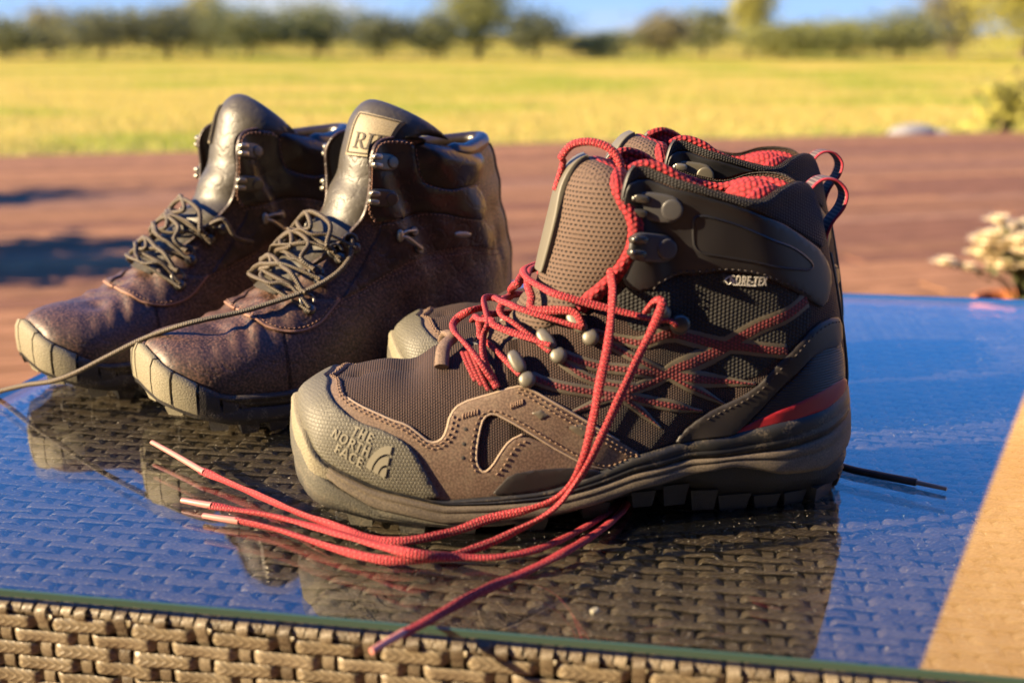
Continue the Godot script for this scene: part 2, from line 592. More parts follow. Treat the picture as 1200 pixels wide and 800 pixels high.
func rounded(p: PackedVector2Array, times := 2, closed := true) -> PackedVector2Array:
	for k in times:
		var q := PackedVector2Array()
		var m := p.size()
		if not closed:
			q.append(p[0])
		for i in (m if closed else m - 1):
			var a := p[i]
			var b := p[(i + 1) % m]
			q.append(a.lerp(b, 0.25))
			q.append(a.lerp(b, 0.75))
		if not closed:
			q.append(p[m - 1])
		p = q
	return p


# points every STEP metres along a path of (u, v)
func dense(p: PackedVector2Array, step: float, closed := false) -> PackedVector2Array:
	var out := PackedVector2Array()
	var sc := Vector2(SU, SV)
	var m := p.size()
	for i in (m if closed else m - 1):
		var a := p[i]
		var b := p[(i + 1) % m]
		var k := maxi(1, int(ceil(((b - a) * sc).length() / step)))
		for j in k:
			out.append(a.lerp(b, float(j) / k))
	if not closed:
		out.append(p[m - 1])
	return out


# an overlay sewn on the skin: POLY in (u, v), LIFT proud of it, with rounded edges; PUFF pads its middle
func patch(mb: MB, f: Form, poly: PackedVector2Array, lift: float, h := 0.0028, puff := 0.0, puff_r := 0.006, soften := 2, edge := 0.0008) -> void:
	var sc := Vector2(SU, SV)
	if soften > 0:
		poly = rounded(poly, soften)
	var ring := dense(poly, h * 0.8, true)
	var pol := PackedVector2Array()
	for q in ring:
		var c := Vector2(clampf(q.x, -1.0, 1.0), clampf(q.y, 0.0, 1.0)) * sc
		if pol.is_empty() or c.distance_to(pol[-1]) > 1e-5:
			pol.append(c)
	var ccw := not Geometry2D.is_polygon_clockwise(pol)
	var pts := PackedVector2Array(pol)
	var hs := PackedFloat32Array()
	var m := pol.size()
	for i in m:
		hs.append(lift * 0.5)
	for i in m:
		var d := (pol[(i + 1) % m] - pol[(i + m - 1) % m]).normalized()
		var nn := Vector2(-d.y, d.x) if ccw else Vector2(d.y, -d.x)
		var q := pol[i] + nn * edge
		if Geometry2D.is_point_in_polygon(q, pol):
			var near := false
			for w in range(-6, 7):
				if absi(w) > 1 and q.distance_to(pol[(i + w + m) % m]) < edge * 0.8:
					near = true
			if not near:
				pts.append(q)
				hs.append(lift)
	var lo := pol[0]
	var hi := pol[0]
	for q in pol:
		lo = lo.min(q)
		hi = hi.max(q)
	var row := 0
	var y := lo.y + h * 0.5
	while y < hi.y:
		var x := lo.x + (h * 0.5 if row % 2 else 0.0)
		while x < hi.x:
			var q := Vector2(x, y)
			if Geometry2D.is_point_in_polygon(q, pol):
				var dm := 1e9
				for e in pol:
					dm = minf(dm, q.distance_squared_to(e))
				dm = sqrt(dm)
				if dm > h * 0.55 + edge * 0.5:
					pts.append(q)
					hs.append(lift + puff * (1.0 - exp(-pow(dm / puff_r, 1.5))))
			x += h
		y += h * 0.87
		row += 1
	var tri := Geometry2D.triangulate_delaunay(pts)
	var first := mb.v.size()
	for i in pts.size():
		var q := pts[i] / sc
		mb.p(f.at(q.x, q.y, hs[i]), pts[i])
	for i in range(0, tri.size(), 3):
		var c := (pts[tri[i]] + pts[tri[i + 1]] + pts[tri[i + 2]]) / 3.0
		if Geometry2D.is_point_in_polygon(c, pol):
			mb.th(first + tri[i], first + tri[i + 1], first + tri[i + 2], f.nor(c.x / sc.x, c.y / sc.y))
	for i in m:
		var a := pol[i] / sc
		var b := pol[(i + 1) % m] / sc
		if (a.y > 0.998 and b.y > 0.998) or (a.y < 0.002 and b.y < 0.002):
			continue
		var n1 := f.nor(a.x, a.y)
		var k := mb.v.size()
		mb.p(f.at(a.x, a.y, lift * 0.5), pol[i])
		mb.p(f.at(b.x, b.y, lift * 0.5), pol[(i + 1) % m])
		mb.p(f.at(b.x, b.y, -0.0005), pol[(i + 1) % m])
		mb.p(f.at(a.x, a.y, -0.0005), pol[i])
		var out2 := (pol[(i + 1) % m] - pol[i]).normalized()
		var o2 := Vector2(out2.y, -out2.x) if ccw else Vector2(-out2.y, out2.x)
		var mid := (pol[i] + pol[(i + 1) % m]) * 0.5
		var w1 := f.at(mid.x / sc.x, mid.y / sc.y)
		var mo := (mid + o2 * 0.002) / sc
		var hint := f.at(mo.x, mo.y) - w1
		if hint.length_squared() < 1e-12:
			hint = n1
		mb.th(k, k + 1, k + 2, hint)
		mb.th(k, k + 2, k + 3, hint)


# a path moved sideways on the skin, OFF metres to its left (in u, v)
func beside(p: PackedVector2Array, off: float) -> PackedVector2Array:
	var sc := Vector2(SU, SV)
	var out := PackedVector2Array()
	for i in p.size():
		var d := ((p[mini(i + 1, p.size() - 1)] - p[maxi(i - 1, 0)]) * sc).normalized()
		out.append(p[i] + Vector2(-d.y, d.x) * off / sc)
	return out


func stitches(mb: MB, f: Form, path: PackedVector2Array, lift: float, pitch := 0.0027, size := 0.0017, r := 0.00042) -> void:
	var acc := 0.0
	var fine := dense(path, 0.0004)
	for i in range(1, fine.size() - 1):
		var a := f.at(fine[i - 1].x, fine[i - 1].y)
		var b := f.at(fine[i].x, fine[i].y)
		acc += a.distance_to(b)
		if acc < pitch:
			continue
		acc = 0.0
		var t := (f.at(fine[i + 1].x, fine[i + 1].y) - a).normalized()
		var nn := f.nor(fine[i].x, fine[i].y)
		var sd := t.cross(nn).normalized()
		mb.lump(f.at(fine[i].x, fine[i].y, lift), Basis(t, nn, sd), Vector3(size * 0.5, r, r), 1.0, 1.0, 6, 5)


# lettering laid on a surface: PLACE maps metres across and up to a point, RISE lifts it
func lettering(text: String, size: float, place: Callable, bold := false, serif := false) -> ArrayMesh:
	var tm := TextMesh.new()
	var sf := SystemFont.new()
	sf.font_names = PackedStringArray(["Droid Serif" if serif else "Droid Sans"])
	if bold:
		sf.font_weight = 700
	tm.font = sf
	tm.text = text
	tm.font_size = 64
	tm.pixel_size = size / 46.0
	tm.depth = 0.0004
	tm.curve_step = 4.0
	var arr := tm.get_mesh_arrays()
	var vs: PackedVector3Array = arr[Mesh.ARRAY_VERTEX]
	var ix: PackedInt32Array = arr[Mesh.ARRAY_INDEX]
	var mb := MB.new()
	for q in vs:
		mb.p(place.call(q.x, q.y, q.z + 0.0002))
	var up: Vector3 = place.call(0.0, 0.0, 0.001) - place.call(0.0, 0.0, 0.0)
	var vn: PackedVector3Array = arr[Mesh.ARRAY_NORMAL]
	for i in range(0, ix.size(), 3):
		var nn := vn[ix[i]]
		var hint: Vector3 = place.call(nn.x * 0.001, nn.y * 0.001, nn.z * 0.001) - place.call(0.0, 0.0, 0.0)
		mb.th(ix[i], ix[i + 1], ix[i + 2], hint)
	return mb.mesh(true)


# ---------------------------------------------------------------- materials
func lin(r: float, g: float, b: float, a := 1.0) -> Color:
	return Color(r, g, b, a).linear_to_srgb()


func plain(c: Color, rough: float, metal := 0.0, spec := 0.5) -> StandardMaterial3D:
	var m := StandardMaterial3D.new()
	m.albedo_color = c
	m.roughness = rough
	m.metallic = metal
	m.metallic_specular = spec
	return m


func tex(im: Image) -> ImageTexture:
	return ImageTexture.create_from_image(im)


# a square picture that repeats, VALUE(x, y) of 0..1 coordinates gives a grey
func grey(size: int, value: Callable) -> ImageTexture:
	var im := Image.create(size, size, false, Image.FORMAT_RGB8)
	for y in size:
		for x in size:
			var k: float = clampf(value.call((x + 0.5) / size, (y + 0.5) / size), 0.0, 1.0)
			im.set_pixel(x, y, Color(k, k, k))
	return tex(im)


func tinted(size: int, value: Callable) -> ImageTexture:
	var im := Image.create(size, size, false, Image.FORMAT_RGB8)
	for y in size:
		for x in size:
			im.set_pixel(x, y, value.call((x + 0.5) / size, (y + 0.5) / size))
	return tex(im)


func noise(seed_: int, freq: float, type := FastNoiseLite.TYPE_SIMPLEX_SMOOTH, octaves := 4, size := 512) -> Image:
	var n := FastNoiseLite.new()
	n.seed = seed_
	n.frequency = freq
	n.noise_type = type
	n.fractal_octaves = octaves
	if type == FastNoiseLite.TYPE_CELLULAR:
		n.cellular_return_type = FastNoiseLite.RETURN_DISTANCE2_SUB
		n.fractal_type = FastNoiseLite.FRACTAL_NONE if octaves <= 1 else FastNoiseLite.FRACTAL_FBM
	var im := n.get_seamless_image(size, size)
	im.convert(Image.FORMAT_RGB8)
	return im


# a grey noise recoloured between two linear colours
func two_tone(im: Image, a: Color, b: Color, lo := 0.25, hi := 0.75, c := Color(0, 0, 0), speck := 2.0) -> ImageTexture:
	var out := Image.create(im.get_width(), im.get_height(), false, Image.FORMAT_RGB8)
	for y in im.get_height():
		for x in im.get_width():
			var k := im.get_pixel(x, y).r
			var q := a.lerp(b, smoothstep(lo, hi, k))
			if k > speck:
				q = c
			out.set_pixel(x, y, q.linear_to_srgb())
	return tex(out)


func relief(m: StandardMaterial3D, t: Texture2D, cm: float, per_metre: float, tri := true) -> void:
	m.heightmap_enabled = true
	m.heightmap_texture = t
	m.heightmap_scale = cm
	if tri:
		m.uv1_triplanar = true
		m.uv1_triplanar_sharpness = 4.0
	m.uv1_scale = Vector3.ONE * per_metre


func clear_of(m: StandardMaterial3D, t: Texture2D) -> void:
	m.albedo_texture = t
	m.albedo_color = Color.WHITE


# dry dust and scuffs lying in patches on a surface
func dusty(m: StandardMaterial3D, t: Texture2D, per_metre: float) -> void:
	m.detail_enabled = true
	m.detail_blend_mode = BaseMaterial3D.BLEND_MODE_MIX
	m.detail_albedo = t
	m.detail_uv_layer = BaseMaterial3D.DETAIL_UV_2
	m.uv2_triplanar = true
	m.uv2_triplanar_sharpness = 4.0
	m.uv2_scale = Vector3.ONE * per_metre


func dust_picture(c: Color, most: float, seed_: int) -> ImageTexture:
	var a := noise(seed_, 0.014)
	var b := noise(seed_ + 1, 0.11)
	var im := Image.create(512, 512, false, Image.FORMAT_RGBA8)
	var s := c.linear_to_srgb()
	for y in 512:
		for x in 512:
			var k := smoothstep(0.40, 0.75, a.get_pixel(x, y).r) * smoothstep(0.35, 0.68, b.get_pixel(x, y).r)
			im.set_pixel(x, y, Color(s.r, s.g, s.b, k * most))
	return tex(im)


func make_materials() -> void:
	var grain := noise(3, 0.05, FastNoiseLite.TYPE_CELLULAR, 1)
	var grain_t := tex(grain)
	var cloud := noise(8, 0.012)
	# hide: pebbled grain crossed by fine wrinkles
	var rn := FastNoiseLite.new()
	rn.seed = 17
	rn.frequency = 0.010
	rn.fractal_type = FastNoiseLite.FRACTAL_RIDGED
	rn.fractal_octaves = 3
	rn.domain_warp_enabled = true
	rn.domain_warp_amplitude = 18.0
	var wr := rn.get_seamless_image(512, 512)
	wr.convert(Image.FORMAT_RGB8)
	var hide := Image.create(512, 512, false, Image.FORMAT_RGB8)
	for y in 512:
		for x in 512:
			var k := 0.30 * grain.get_pixel(x, y).r + 0.85 * (1.0 - smoothstep(0.55, 0.95, wr.get_pixel(x, y).r))
			hide.set_pixel(x, y, Color(k, k, k))
	var hide_t := tex(hide)
	var fine := noise(9, 0.06)
	# full grain brown leather, worn lighter and redder in patches
	M.leather = plain(Color.WHITE, 0.42)
	clear_of(M.leather, two_tone(cloud, Color(0.016, 0.008, 0.006), Color(0.034, 0.017, 0.012), 0.3, 0.75))
	relief(M.leather, hide_t, 0.030, 14.0)
	M.nubuck = plain(Color.WHITE, 0.52)
	clear_of(M.nubuck, two_tone(fine, Color(0.020, 0.0095, 0.0065), Color(0.125, 0.062, 0.040), 0.3, 0.85))
	relief(M.nubuck, hide_t, 0.022, 15.0)
	M.leather_smooth = plain(lin(0.014, 0.009, 0.0075), 0.32)
	relief(M.leather_smooth, hide_t, 0.016, 13.0)
	M.leather_tongue = plain(lin(0.040, 0.034, 0.025), 0.48)
	relief(M.leather_tongue, hide_t, 0.022, 12.0)
	M.leather_edge = plain(lin(0.24, 0.125, 0.085), 0.8)
	relief(M.leather_edge, tex(fine), 0.02, 40.0)
	M.lining_dark = plain(lin(0.02, 0.018, 0.017), 0.85)
	# the trail boot's fabrics
	var weave := grey(96, func(x: float, y: float) -> float:
		var yy := y * 4.0
		var r := int(floor(yy)) % 2
		var fx := fposmod(x * 4.0 + 0.5 * r, 1.0) - 0.5
		var fy := fposmod(yy, 1.0) - 0.5
		return 1.0 - smoothstep(0.12, 0.44, sqrt(fx * fx * 1.5 + fy * fy * 0.9)) if false else smoothstep(0.10, 0.40, sqrt(fx * fx * 0.8 + fy * fy * 1.7)))
	var weave_c := tinted(96, func(x: float, y: float) -> Color:
		var yy := y * 4.0
		var r := int(floor(yy)) % 2
		var fx := fposmod(x * 4.0 + 0.5 * r, 1.0) - 0.5
		var fy := fposmod(yy, 1.0) - 0.5
		var k := smoothstep(0.14, 0.32, sqrt(fx * fx * 0.8 + fy * fy * 1.7))
		return Color(0.008, 0.005, 0.004).lerp(Color(0.088, 0.054, 0.037), k).linear_to_srgb())
	M.tongue_mesh = plain(Color.WHITE, 0.85)
	clear_of(M.tongue_mesh, weave_c)
	relief(M.tongue_mesh, weave, 0.07, 112.0)
	var knit := grey(96, func(x: float, y: float) -> float:
		var fx := fposmod(x * 6.0, 1.0) - 0.5
		var fy := fposmod(y * 6.0 + (0.5 if int(floor(x * 6.0)) % 2 else 0.0), 1.0) - 0.5
		return 1.0 - smoothstep(0.1, 0.55, sqrt(fx * fx + fy * fy)))
	var knit_c := func(a: Color, b: Color) -> ImageTexture:
		return tinted(96, func(x: float, y: float) -> Color:
			var fx := fposmod(x * 6.0, 1.0) - 0.5
			var fy := fposmod(y * 6.0 + (0.5 if int(floor(x * 6.0)) % 2 else 0.0), 1.0) - 0.5
			return a.lerp(b, 1.0 - smoothstep(0.1, 0.5, sqrt(fx * fx + fy * fy))).linear_to_srgb())
	M.vamp_mesh = plain(Color.WHITE, 0.85)
	clear_of(M.vamp_mesh, knit_c.call(Color(0.010, 0.004, 0.003), Color(0.074, 0.031, 0.019)))
	relief(M.vamp_mesh, knit, 0.06, 135.0)
	M.black_mesh = plain(Color.WHITE, 0.8)
	clear_of(M.black_mesh, knit_c.call(Color(0.002, 0.0018, 0.0018), Color(0.010, 0.008, 0.0075)))
	relief(M.black_mesh, knit, 0.05, 85.0)
	M.collar_mesh = plain(Color.WHITE, 0.85)
	clear_of(M.collar_mesh, knit_c.call(Color(0.006, 0.006, 0.007), Color(0.034, 0.031, 0.034)))
	relief(M.collar_mesh, knit, 0.04, 110.0)
	M.red_lining = plain(Color.WHITE, 0.85)
	clear_of(M.red_lining, knit_c.call(Color(0.12, 0.004, 0.008), Color(0.42, 0.016, 0.024)))
	relief(M.red_lining, knit, 0.06, 60.0)
	M.brown_nubuck = plain(Color.WHITE, 0.7)
	clear_of(M.brown_nubuck, two_tone(fine, Color(0.085, 0.052, 0.033), Color(0.18, 0.118, 0.078), 0.25, 0.8))
	relief(M.brown_nubuck, tex(noise(5, 0.16)), 0.012, 22.0)
	var hexes := grey(96, func(x: float, y: float) -> float:
		var yy := y * 6.0
		var fx := fposmod(x * 6.0 + (0.5 if int(floor(yy)) % 2 else 0.0), 1.0) - 0.5
		var fy := fposmod(yy, 1.0) - 0.5
		return smoothstep(0.50, 0.34, maxf(absf(fx), absf(fy))))
	M.toe_rubber = plain(Color.WHITE, 0.55)
	clear_of(M.toe_rubber, two_tone(cloud, Color(0.068, 0.062, 0.044), Color(0.100, 0.092, 0.065)))
	relief(M.toe_rubber, hexes, 0.022, 95.0)
	M.smooth_rubber = plain(lin(0.095, 0.085, 0.062), 0.55)
	M.print_pale = plain(lin(0.20, 0.182, 0.13), 0.6)
	M.lit_cut_edge = plain(lin(0.30, 0.225, 0.16), 0.8)  # pale tone carries the sunlight along the mudguard's cut edge
	M.tpu = plain(lin(0.0085, 0.0085, 0.0105), 0.48)
	relief(M.tpu, tex(fine), 0.004, 60.0)
	M.counter = plain(lin(0.009, 0.0085, 0.009), 0.42)
	relief(M.counter, grey(64, func(_x: float, y: float) -> float: return 0.5 + 0.5 * sin(y * TAU * 8.0)), 0.025, 90.0)
	M.strap_black = plain(lin(0.015, 0.012, 0.011), 0.5)
	M.red_flat = plain(lin(0.24, 0.008, 0.014), 0.5)
	M.red_web = plain(Color.WHITE, 0.7)
	clear_of(M.red_web, knit_c.call(Color(0.05, 0.005, 0.006), Color(0.19, 0.016, 0.020)))
	relief(M.red_web, knit, 0.03, 90.0)
	M.web_edge = plain(lin(0.085, 0.072, 0.052), 0.45)
	M.midsole = plain(Color.WHITE, 0.75)
	clear_of(M.midsole, two_tone(fine, Color(0.070, 0.054, 0.037), Color(0.115, 0.090, 0.062)))
	relief(M.midsole, tex(noise(6, 0.2)), 0.02, 25.0)
	M.midsole_dark = plain(lin(0.010, 0.010, 0.010), 0.55)
	M.outsole = plain(Color.WHITE, 0.72)  # front rubber, lightened to carry the sun that strikes it
	clear_of(M.outsole, two_tone(fine, Color(0.048, 0.044, 0.033), Color(0.085, 0.079, 0.058), 0.3, 0.8))
	relief(M.outsole, tex(fine), 0.02, 25.0)
	M.outsole_shaded = plain(lin(0.011, 0.011, 0.0105), 0.6)  # same rubber darker, shade under arch and heel painted in
	relief(M.outsole_shaded, tex(fine), 0.02, 25.0)
	M.bumper = plain(Color.WHITE, 0.75)
	clear_of(M.bumper, two_tone(fine, Color(0.13, 0.114, 0.072), Color(0.21, 0.186, 0.12)))
	relief(M.bumper, tex(fine), 0.03, 25.0)
	M.leather_sole = plain(lin(0.014, 0.010, 0.008), 0.7)
	relief(M.leather_sole, tex(fine), 0.03, 25.0)
	M.thread = plain(lin(0.20, 0.125, 0.08), 0.8)
	M.thread_dark = plain(lin(0.035, 0.026, 0.023), 0.8)
	M.metal = plain(lin(0.13, 0.118, 0.092), 0.45, 0.5)
	M.metal_dark = plain(lin(0.10, 0.095, 0.085), 0.35, 0.8)
	M.hook_black = plain(lin(0.045, 0.044, 0.046), 0.42)
	M.hook_silver = plain(lin(0.30, 0.28, 0.23), 0.4, 0.8)
	var braid := func(a: Color, b: Color, c: Color) -> ImageTexture:
		return tinted(64, func(x: float, y: float) -> Color:
			var k := absf(fposmod(x * 2.0 + absf(fposmod(y * 4.0, 1.0) - 0.5) * 1.0, 1.0) - 0.5) * 2.0
			var q := a.lerp(b, smoothstep(0.15, 0.75, k))
			if fposmod(y * 8.0 + floor(x * 4.0) * 3.0, 8.0) < 1.0:
				q = q.lerp(c, 0.5)
			return q.linear_to_srgb())
	var braid_h := grey(64, func(x: float, y: float) -> float:
		return smoothstep(0.0, 0.8, absf(fposmod(x * 2.0 + absf(fposmod(y * 4.0, 1.0) - 0.5) * 1.0, 1.0) - 0.5) * 2.0))
	M.red_lace = plain(Color.WHITE, 0.75)
	clear_of(M.red_lace, braid.call(Color(0.075, 0.002, 0.005), Color(0.40, 0.017, 0.026), Color(0.55, 0.17, 0.14)))
	relief(M.red_lace, braid_h, 0.035, 1.0, false)
	M.red_lace.uv1_scale = Vector3(310.0, 2.0, 1.0)
	M.brown_lace = plain(Color.WHITE, 0.6)
	clear_of(M.brown_lace, braid.call(Color(0.018, 0.013, 0.008), Color(0.095, 0.068, 0.040), Color(0.15, 0.11, 0.065)))
	relief(M.brown_lace, braid_h, 0.03, 1.0, false)
	M.brown_lace.uv1_scale = Vector3(330.0, 1.0, 1.0)
	M.black_lace = plain(lin(0.012, 0.010, 0.011), 0.7)
	M.aglet_pink = plain(lin(0.42, 0.17, 0.14), 0.3)
	M.aglet_brown = plain(lin(0.13, 0.09, 0.06), 0.35)
	M.webbing = plain(Color.WHITE, 0.8)
	clear_of(M.webbing, tinted(64, func(x: float, y: float) -> Color:
		if y < 0.1 or y > 0.9:
			return Color(0.26, 0.012, 0.03).linear_to_srgb()
		var k := fposmod(x * 4.0, 1.0) - 0.5
		var l := fposmod(y * 8.0 + (0.5 if fposmod(x * 4.0, 2.0) < 1.0 else 0.0), 1.0) - 0.5
		return Color(0.19, 0.15, 0.13).lerp(Color(0.04, 0.025, 0.03), smoothstep(0.15, 0.4, sqrt(k * k + l * l))).linear_to_srgb()))
	M.webbing.uv1_scale = Vector3(120.0, 1.0, 1.0)
	M.label_leather = plain(Color.WHITE, 0.6)
	clear_of(M.label_leather, two_tone(fine, Color(0.16, 0.13, 0.075), Color(0.27, 0.22, 0.13)))
	relief(M.label_leather, grain_t, 0.01, 30.0)
	M.ink = plain(lin(0.03, 0.022, 0.014), 0.7)
	M.white_print = plain(lin(0.46, 0.44, 0.39), 0.6)
	M.tag_black = plain(lin(0.010, 0.011, 0.014), 0.6)
	# table
	M.glass = plain(Color(lin(0.010, 0.010, 0.009), 0.26), 0.02)
	M.glass.clearcoat_enabled = true
	M.glass.clearcoat = 1.0
	M.glass.clearcoat_roughness = 0.02
	M.glass.transparency = BaseMaterial3D.TRANSPARENCY_ALPHA
	M.glass.metallic_specular = 0.7
	M.glass_rim = plain(lin(0.028, 0.062, 0.05), 0.15, 0.0, 0.6)
	var cane_c := func(a: Color, b: Color, s_: int) -> ImageTexture:
		var nn := FastNoiseLite.new()
		nn.seed = s_
		nn.frequency = 1.0
		return tinted(256, func(x: float, y: float) -> Color:
			var az := x * TAU
			var streak := nn.get_noise_3d(cos(az) * 3.0, sin(az) * 3.0, y * 16.0) * 0.5 + 0.5
			var d := fposmod(x * 10.0 + absf(fposmod(y * 2.0, 1.0) - 0.5) * 2.6, 1.0)
			var q := a.lerp(b, smoothstep(0.25, 0.75, streak))
			if d < 0.13:
				q = q.lerp(Color(0.34, 0.27, 0.17), 0.7)
			return q.linear_to_srgb())
	var cane_h := grey(128, func(x: float, y: float) -> float:
		return 0.6 - 0.6 * smoothstep(0.28, 0.0, absf(fposmod(x * 10.0 + absf(fposmod(y * 2.0, 1.0) - 0.5) * 2.6, 1.0) - 0.07)) + 0.3 * sin(y * TAU * 5.0) * 0.5)
	for k in 4:
		var a: Color = [Color(0.098, 0.077, 0.048), Color(0.060, 0.046, 0.030), Color(0.128, 0.103, 0.068), Color(0.080, 0.061, 0.039)][k]
		var m := plain(Color.WHITE, 0.42)
		clear_of(m, cane_c.call(a, a * 1.75, 20 + k))
		relief(m, cane_h, 0.022, 1.0, false)
		m.uv1_scale = Vector3(25.0, 1.0, 1.0)
		M["cane%d" % k] = m
	M.cane_dark = plain(lin(0.02, 0.015, 0.01), 0.8)
	M.dust = plain(lin(0.62, 0.58, 0.48), 0.6)
	# garden
	M.lawn = plain(Color.WHITE, 0.95, 0.0, 0.2)
	clear_of(M.lawn, two_tone(noise(31, 0.008, FastNoiseLite.TYPE_SIMPLEX_SMOOTH, 5, 1024), Color(0.23, 0.25, 0.016), Color(0.42, 0.31, 0.058), 0.28, 0.66))
	M.lawn.uv1_triplanar = true
	M.lawn.uv1_world_triplanar = true
	M.lawn.uv1_scale = Vector3(0.02, 0.02, 0.03)
	for k in 2:
		M["blade%d" % k] = plain([lin(0.22, 0.25, 0.04), lin(0.44, 0.35, 0.11)][k], 0.8)
		M["blade%d" % k].backlight_enabled = true
		M["blade%d" % k].backlight = Color(0.4, 0.4, 0.3)
	for k in 5:
		var m := plain(Color.WHITE, 0.9, 0.0, 0.25)
		var a: Color = [Color(0.20, 0.098, 0.052), Color(0.25, 0.125, 0.062), Color(0.165, 0.078, 0.045), Color(0.27, 0.135, 0.068), Color(0.22, 0.115, 0.068)][k]
		clear_of(m, two_tone(noise(40 + k, 0.02), a * 0.7, a * 1.25))
		m.uv1_triplanar = true
		m.uv1_scale = Vector3(0.5, 3.0, 5.0)
		M["plank%d" % k] = m
	var greens := [Color(0.024, 0.040, 0.020), Color(0.045, 0.068, 0.02), Color(0.13, 0.14, 0.025), Color(0.26, 0.24, 0.035), Color(0.12, 0.10, 0.045), Color(0.085, 0.10, 0.035)]
	for k in greens.size():
		var m := plain(lin(greens[k].r, greens[k].g, greens[k].b), 0.7)
		m.backlight_enabled = true
		m.backlight = Color(0.5, 0.5, 0.35)
		M["leaf%d" % k] = m
	M.bark = plain(lin(0.09, 0.065, 0.045), 0.9)
	M.terracotta = plain(Color.WHITE, 0.8)
	clear_of(M.terracotta, two_tone(fine, Color(0.42, 0.13, 0.045), Color(0.58, 0.22, 0.085)))
	M.terracotta.uv1_triplanar = true
	M.terracotta.uv1_scale = Vector3.ONE * 6.0
	M.petal = plain(lin(0.62, 0.53, 0.36), 0.7)
	M.petal.backlight_enabled = true
	M.petal.backlight = Color(0.5, 0.45, 0.3)
	M.soil = plain(lin(0.05, 0.035, 0.022), 0.95)
	M.stone = plain(Color.WHITE, 0.9)
	clear_of(M.stone, two_tone(fine, Color(0.16, 0.155, 0.15), Color(0.30, 0.29, 0.28)))
	M.stone.uv1_triplanar = true
	M.cushion = plain(Color.WHITE, 0.9)
	clear_of(M.cushion, two_tone(cloud, Color(0.70, 0.45, 0.21), Color(0.76, 0.50, 0.25)))
	M.cushion.uv1_triplanar = true
	M.cushion.uv1_scale = Vector3.ONE * 2.0
	var dust_t := dust_picture(Color(0.19, 0.15, 0.10), 0.42, 60)
	for key in ["brown_nubuck", "outsole", "midsole", "midsole_dark", "bumper", "leather_sole"]:
		dusty(M[key], dust_t, 11.0)
	var scuff := dust_picture(Color(0.14, 0.068, 0.042), 0.5, 70)
	for key in ["nubuck", "leather"]:
		dusty(M[key], scuff, 9.0)
	M.teak = plain(lin(0.26, 0.14, 0.065), 0.6)


# ---------------------------------------------------------------- soles
# a band round the foot: for every station a closed profile of [outward offset, height]
func sole_band(mb: MB, f: Form, u_from: float, u_to: float, profile: Callable, n := 90) -> void:
	var rows := []
	var uvs := []
	for i in n + 1:
		var su := lerpf(u_from, u_to, float(i) / n)
		var b := f.at(su, 0.0)
		var o := outward(f, su)
		var row := []
		var ur := []
		var pr: Array = profile.call(absf(su))
		for q in pr:
			row.append(Vector3(b.x, 0, b.z) + o * q[0] + Vector3(0, q[1], 0))
			ur.append(Vector2(su * SU, q[1]))
		row.append(row[0])
		ur.append(ur[0])
		rows.append(row)
		uvs.append(ur)
	mb.grid(rows, uvs, f.s < 0.0)
	if u_to - u_from < 1.9:
		mb.fan(rows[0].slice(0, rows[0].size() - 1), rows[0][0] - rows[1][0])
		mb.fan(rows[-1].slice(0, rows[-1].size() - 1), rows[-1][0] - rows[-2][0])


# level direction pointing away from the foot at the sole line
func outward(f: Form, su: float) -> Vector3:
	var d := f.at(clampf(su + 0.006, -1, 1), 0.0) - f.at(clampf(su - 0.006, -1, 1), 0.0)
	if absf(su) > 0.99:
		return Vector3(1, 0, 0)
	var o := Vector3(d.z, 0, -d.x) * -f.s
	# along +u on the outer side the foot lies to the inside: turn by the side
	o = o.normalized()
	return o


func sole_floor(mb: MB, f: Form, inset: float, height: Callable, n := 60) -> void:
	for i in n:
		var u0 := float(i) / n
		var u1 := float(i + 1) / n
		var q := []
		for su in [u0, u1, -u1, -u0]:
			var b := f.at(su, 0.0)
			var p := Vector3(b.x, 0, b.z) + outward(f, su) * inset
			p.y = height.call(absf(su))
			q.append(mb.p(p))
		mb.th(q[0], q[1], q[2], Vector3.DOWN)
		mb.th(q[0], q[2], q[3], Vector3.DOWN)


# one tread block under the edge of the sole
func lug(f: Form, su: float, width: float, depth: float, out_off: float, top: float, bottom: float) -> MB:
	var mb := MB.new()
	var b := f.at(su, 0.0)
	var o := outward(f, su)
	var t := Vector3.UP.cross(o).normalized()
	var idx := []
	for lv in 2:
		var y := top if lv == 0 else bottom
		var k := 1.0 if lv == 0 else 0.78
		for c in [[1, -1], [1, 1], [-1, 1], [-1, -1]]:
			var off: float = out_off - (0.0 if lv == 0 else 0.0015) if c[0] > 0 else out_off - depth * (1.0 if lv == 0 else 0.9)
			idx.append(mb.p(Vector3(b.x, y, b.z) + o * off + t * c[1] * width * 0.5 * k * (1.0 if c[0] > 0 else 0.75)))
	var mid := Vector3(b.x, (top + bottom) * 0.5, b.z) + o * (out_off - depth * 0.5)
	for fc in [[0, 1, 5, 4], [1, 2, 6, 5], [2, 3, 7, 6], [3, 0, 4, 7], [4, 5, 6, 7], [0, 1, 2, 3]]:
		var cc := Vector3.ZERO
		for k in fc:
			cc += mb.v[idx[k]] * 0.25
		mb.th(idx[fc[0]], idx[fc[1]], idx[fc[2]], cc - mid)
		mb.th(idx[fc[0]], idx[fc[2]], idx[fc[3]], cc - mid)
	return mb


